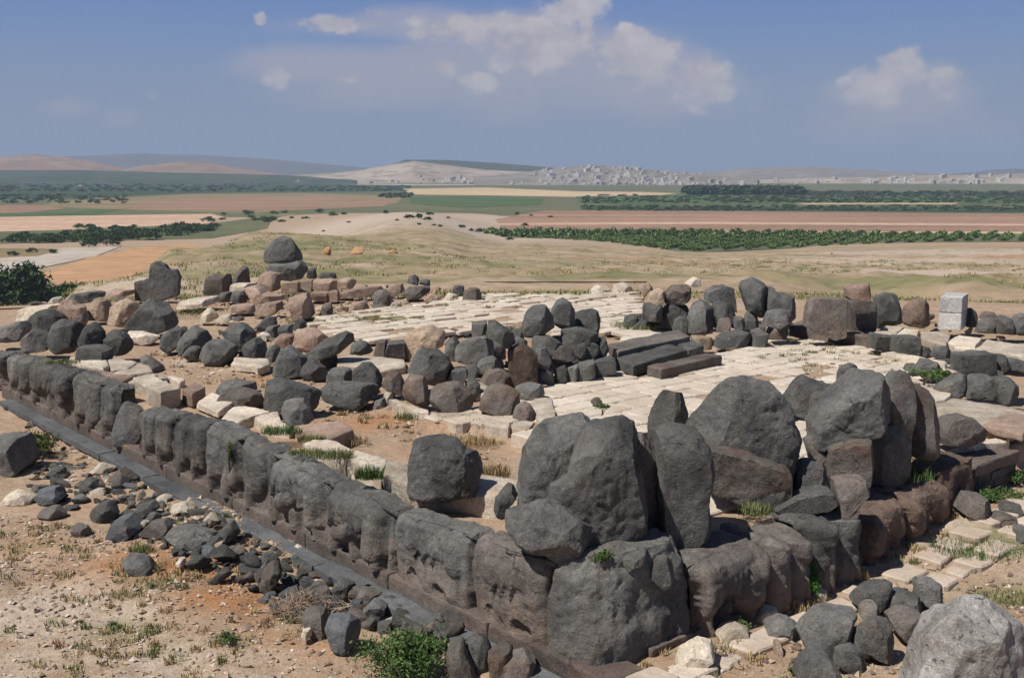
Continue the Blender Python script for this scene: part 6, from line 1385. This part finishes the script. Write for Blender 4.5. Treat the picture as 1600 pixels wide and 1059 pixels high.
for (px, py, s) in [(640, 343, 1.6), (655, 342, 1.8), (668, 343, 1.4), (603, 333, .9), (602, 326, 1.3), (672, 334, 1.2), (722, 340, 1.3), (736, 341, 1.1), (748, 339, 1.5), (760, 338, 1.0), (775, 336, 1.0), (788, 338, 1.1), (797, 344, 1.2), (808, 324, 1.0), (820, 330, 1.2), (655, 351, .8), (678, 350, .7), (688, 348, .9), (545, 338, .7), (700, 333, .8), (480, 343, .8), (505, 341, .7), (620, 345, .7), (830, 325, .8), (845, 331, .8), (1300, 380, .4), (860, 326, .9)]:
    d0 = np.interp(py, [320, 331, 347, 364], [900, 600, 420, 300]); P = atd(px, py, d0); P[2] = terrain_z(P[0], P[1])[0]; s *= d0 / 700
    if f1: sp.location = P; sp.scale = (s,) * 3; f1 = False
    else: dupe(sp, P, rb.uniform(0, 6.28), (s,) * 3)
LF_OROW = leaf_mat('orchard_row_leaves', (.085, .15, .035), (.15, .21, .065))
# orchard: rows of trees on the plain
OR = [(640, 361), (800, 363), (1120, 364.5), (1600, 370), (1640, 371), (1640, 377.5), (1500, 378), (1400, 381), (1300, 385), (1200, 390), (1080, 394.5), (950, 383), (800, 372), (690, 366)]
OP = np.array([at(a, b, PLAIN)[:2] for a, b in OR]); rows = []
ca, sa = math.cos(math.radians(62)), math.sin(math.radians(62)); lo, hi = OP.min(0) - 20, OP.max(0) + 20; D = np.hypot(*(hi - lo))
for i in np.arange(-D, D, 7.2):
    for j in np.arange(-D, D, 4.2):
        x, y = (lo + hi) / 2 + np.array([ca * j - sa * i, sa * j + ca * i]) + np.array([rb.uniform(-.5, .5), rb.uniform(-.5, .5)])
        if inside_poly(np.array([x]), np.array([y]), OP)[0] and abs(x) < .5 * y and rb.random() > .05: rows.append((x, y))
rows.sort(key=lambda q: q[1])
tr = [plant('orchard_tree', (0, 0, -300), (2.3, 2.3, 2.4), 280, .46, m, 50 + k, 'leafy green tree in the rows of the orchard beyond the grass', 'tree', 'orchard trees in rows', clumps=9, stem_r=.10, nst=2) for k, m in enumerate((LF_OROW, LF_OROW))]
for n, (x, y) in enumerate(rows[:300]):
    s = rb.uniform(.75, 1.15)
    if n < 2: o = tr[n]; o.location = (x, y, PLAIN); o.scale = (s,) * 3
    else: dupe(tr[n % 2], (x, y, PLAIN), rb.uniform(0, 6.28), (s, s, s))
def mass(name, pts, R, n, leaf, mat, label, seed):
    rng = np.random.default_rng(seed); V, Fc = [], []; L = [leaves(rng, n, (1, 1, 1), leaf, 7) for _ in range(5)]
    for (x, y, z, s) in pts:
        v, f = L[rng.integers(5)]; n0 = len(V); a = np.array(v) * np.array(R) * s + np.array([x, y, z]); V.append(a); 
        n0 = sum(len(q) for q in V[:-1]) if False else mass.n; mass.n += len(a); Fc += [tuple(n0 + i for i in q) for q in f]
    mass.n = 0
    place(name, np.concatenate(V), Fc, mat, kind='stuff', label=label)
mass.n = 0
if len(rows) > 300: mass('orchard_rows', [(x, y, PLAIN, rb.uniform(.75, 1.15)) for x, y in rows[300:1500]], (2.3, 2.3, 2.4), 90, .36, LF_OROW, 'far rows of the green orchard merging into one mass', 9)
pts = []
for q in range(420):
    px = rb.uniform(1074, 1252); P = at(px, rb.uniform(301, 305), PLAIN); pts.append((P[0], P[1], PLAIN, rb.uniform(.7, 1.15)))
mass('far_wood', pts, (9, 9, 9.5), 60, .36, LF_DARK, 'dark belt of trees in front of the far town', 10)
LF_FAR = leaf_mat('far_leaves', (.045, .080, .028), (.085, .12, .045))
pts = []
for (x0, x1, y0, y1, n, s) in ((905, 1600, 306, 318, 520, .42), (0, 420, 287, 300, 240, .6), (420, 640, 291, 299, 120, .5), (910, 1600, 322, 330, 420, .3), (600, 640, 306, 310, 14, .9), (0, 200, 305, 318, 120, .4), (1260, 1600, 300, 306, 160, .6)):
    for q in range(n): P = at(rb.uniform(x0, x1), rb.uniform(y0, y1), PLAIN); pts.append((P[0], P[1], PLAIN, s * rb.uniform(.6, 1.2)))
mass('far_orchards', pts, (9, 9, 5), 40, .42, LF_FAR, 'far dark green orchards and hedges on the plain', 11)

# ------------------------------------------------------------------ railings behind the temple
RAILM = Mat('rusty_iron', .8); RAILM = RAILM.done(RAILM.mix(RAILM.noise(RAILM.coord(), 9), (.05, .035, .025), (.11, .07, .045)))
def railing(p0, p1, n, label, hz=.9):
    A, B = np.array(p0), np.array(p1); o = bpy.data.objects.new('iron_railing', None); COL.objects.link(o); o.location = A; o['label'] = label; o['category'] = 'railing'
    d = (B - A)[:2]; L = np.hypot(*d); u = d / L; v = np.array([-u[1], u[0]])
    def bar(a, b, z0, z1, z2, w, name):
        q = [np.append(A[:2] + u * t + v * s, z) for (t, zz) in ((a, (z0, z1)), (b, (z2, z2 + z1 - z0))) for s in (-w, w) for z in zz]
        place(name, np.array(q) - 0, [(0, 1, 3, 2), (4, 6, 7, 5), (0, 4, 5, 1), (2, 3, 7, 6), (1, 5, 7, 3), (0, 2, 6, 4)], RAILM, parent=o)
    bar(0, L, A[2] + hz - .07, A[2] + hz, B[2] + hz - .07, .035, 'rail')
    for k in range(n):
        t = L * (k + .5) / n; z = A[2] + (B[2] - A[2]) * (k + .5) / n; bar(t - .035, t + .035, z - .3, z + hz - .075, z - .3, .035, 'post')
railing(atd(725, 452, 60), atd(1010, 452, 58), 8, 'thin dark railing along the far edge of the temple platform', .42)
railing(atd(-30, 500, 42), atd(70, 496, 43), 4, 'low dark railing at the far left edge of the photo', .42)
railing(atd(1215, 470, 52), atd(1285, 473, 50), 4, 'short dark railing left of the carved panel block', .42)
# heaps of reddish earth on the grass
for (px, py, dep, w, h, lab, sd) in ((511, 406, 118, 1.5, 1.1, 'squat heap of reddish earth on the grass, left one of three', 1), (560, 404, 120, 2.2, 1.0, 'reddish earth heap with a dark side, middle one of three', 2), (616, 405, 119, 1.7, .9, 'pale reddish earth heap, right one of three', 3)):
    V, Fc = lump(600 + sd, 1.1); P = atd(px, py, dep); P[2] = terrain_z(P[0], P[1])[0]
    o = link('earth_heap', mesh_from('earth_heap', V * np.array([w, w, h * 1.5]) + np.array([0, 0, h * .3]), Fc, FM['orange'], 40), P, label=lab, category='earth heap')

# ------------------------------------------------------------------ the far town
HM = Mat('house_walls', .9); HM = HM.done(HM.mix(HM.rnd(0, 1), (.50, .46, .40), (.78, .75, .70)))
WM = Mat('window_openings', .6); WM.b.inputs['Base Color'].default_value = (.07, .07, .075, 1); WM = WM.m
def house_mesh(w, d, h, st, seed):
    V, Fc, mi = [], [], []
    def add(b, m): 
        v, f = b; n0 = len(V); V.extend(v); Fc.extend([tuple(n0 + i for i in q) for q in f]); mi.extend([m] * len(f))
    r = random.Random(seed)
    add(box_vf(-w / 2, w / 2, -d / 2, d / 2, -6, h), 0); add(box_vf(-w / 2 - .15, w / 2 + .15, -d / 2 - .15, d / 2 + .15, h, h + .8), 0); add(box_vf(-w * .1, w * .25, -d * .1, d * .3, h + .8, h + 3), 0)
    for k in range(st):
        for j in range(3):
            x = -w / 2 + w * (j + .5) / 3; add(box_vf(x - .8, x + .8, -d / 2 - .06, -d / 2 + .3, k * 3.1 + .9, k * 3.1 + 2.4), 1)
            add(box_vf(-w / 2 - .06, -w / 2 + .3, (j - 1) * d / 3 - .7, (j - 1) * d / 3 + .7, k * 3.1 + .9, k * 3.1 + 2.4), 1)
    return mesh_from('house', V, Fc, [HM, WM], mi=mi)
HS = [house_mesh(10, 9, 6.4, 2, 1), house_mesh(13, 10, 9.5, 3, 2), house_mesh(9, 9, 3.4, 1, 3), house_mesh(16, 11, 12.6, 4, 4)]
def hill_top(key, px, t):
    xs, V = HILLS[key]; i = int(np.clip(np.searchsorted(xs, px), 0, len(xs) - 1)); k = t * (len(V) - 1); a = int(k); b = min(a + 1, len(V) - 1)
    return V[a][i] + (V[b][i] - V[a][i]) * (k - a)
rh = random.Random(12); spots = []
for q in range(250): px = min(max(rh.gauss(960, 80), 800), 1130); spots.append(('town', px, (.05 + .33 * rh.random() ** 1.5), 'white flat roofed house of the dense far town on the hillside', 'houses of the far hillside town'))
for q in range(26): spots.append(('palehill', rh.gauss(715, 20), .05 + .12 * rh.random(), 'white house of the small group below the pale slope', 'houses below the pale slope'))
for q in range(24): spots.append(('palehill', rh.uniform(560, 860), .03 + .08 * rh.random(), 'white house scattered along the foot of the pale hill', 'houses along the foot of the pale hill'))
n = 0
for key, px, t, lab, grp in spots:
    P = hill_top(key, px, t); o = link('house', rh.choice(HS), (P[0], P[1], max(P[2], PLAIN) - .3), label=lab, category='house', group=grp); o.rotation_euler = (0, 0, rh.uniform(-.5, .7)); s = rh.uniform(.5, .85); o.scale = (s, s, s * .72)
for q in range(90):
    px = rh.choice([rh.uniform(1085, 1590), rh.gauss(1375, 22), rh.gauss(1490, 25)]); P = hill_top('lowhill', max(1185, px), .04 + .30 * rh.random()) if px > 1190 else at(px, rh.uniform(290, 293), PLAIN)
    o = link('house', rh.choice(HS[:3]), (P[0], P[1], max(P[2], PLAIN) - .3), label='pale house of the scattered far settlement right of the tree belt', category='house', group='houses of the scattered far settlement'); o.rotation_euler = (0, 0, rh.uniform(-.5, .7)); s = rh.uniform(.6, 1.0); o.scale = (s, s, s)
for px, py in ((320, 286), (338, 286), (452, 286), (125, 296), (465, 287), (735, 288), (210, 272), (245, 270)):
    P = at(px, py, PLAIN); o = link('house', HS[2], (P[0], P[1], PLAIN), label='lone white farm house on the left part of the plain', category='house', group='lone farm houses on the plain'); o.rotation_euler = (0, 0, .3); o.scale = (1.3, 1.3, 1.3)

# ------------------------------------------------------------------ the hazy air
hz = bpy.data.materials.new('hazy_air'); hz.use_nodes = True; t = hz.node_tree; t.nodes.remove(t.nodes['Principled BSDF'])
pv = t.nodes.new('ShaderNodeVolumePrincipled'); pv.inputs['Color'].default_value = (.62, .77, 1.0, 1); pv.inputs['Density'].default_value = 1.4e-4; pv.inputs['Anisotropy'].default_value = 0.0
t.links.new(pv.outputs[0], t.nodes['Material Output'].inputs['Volume'])
V, Fc = box_vf(-15500, 15500, -15500, 15500, PLAIN - 6, 330); place('haze', V, Fc, hz, kind='stuff', label='thin pale haze in the air over the plain')
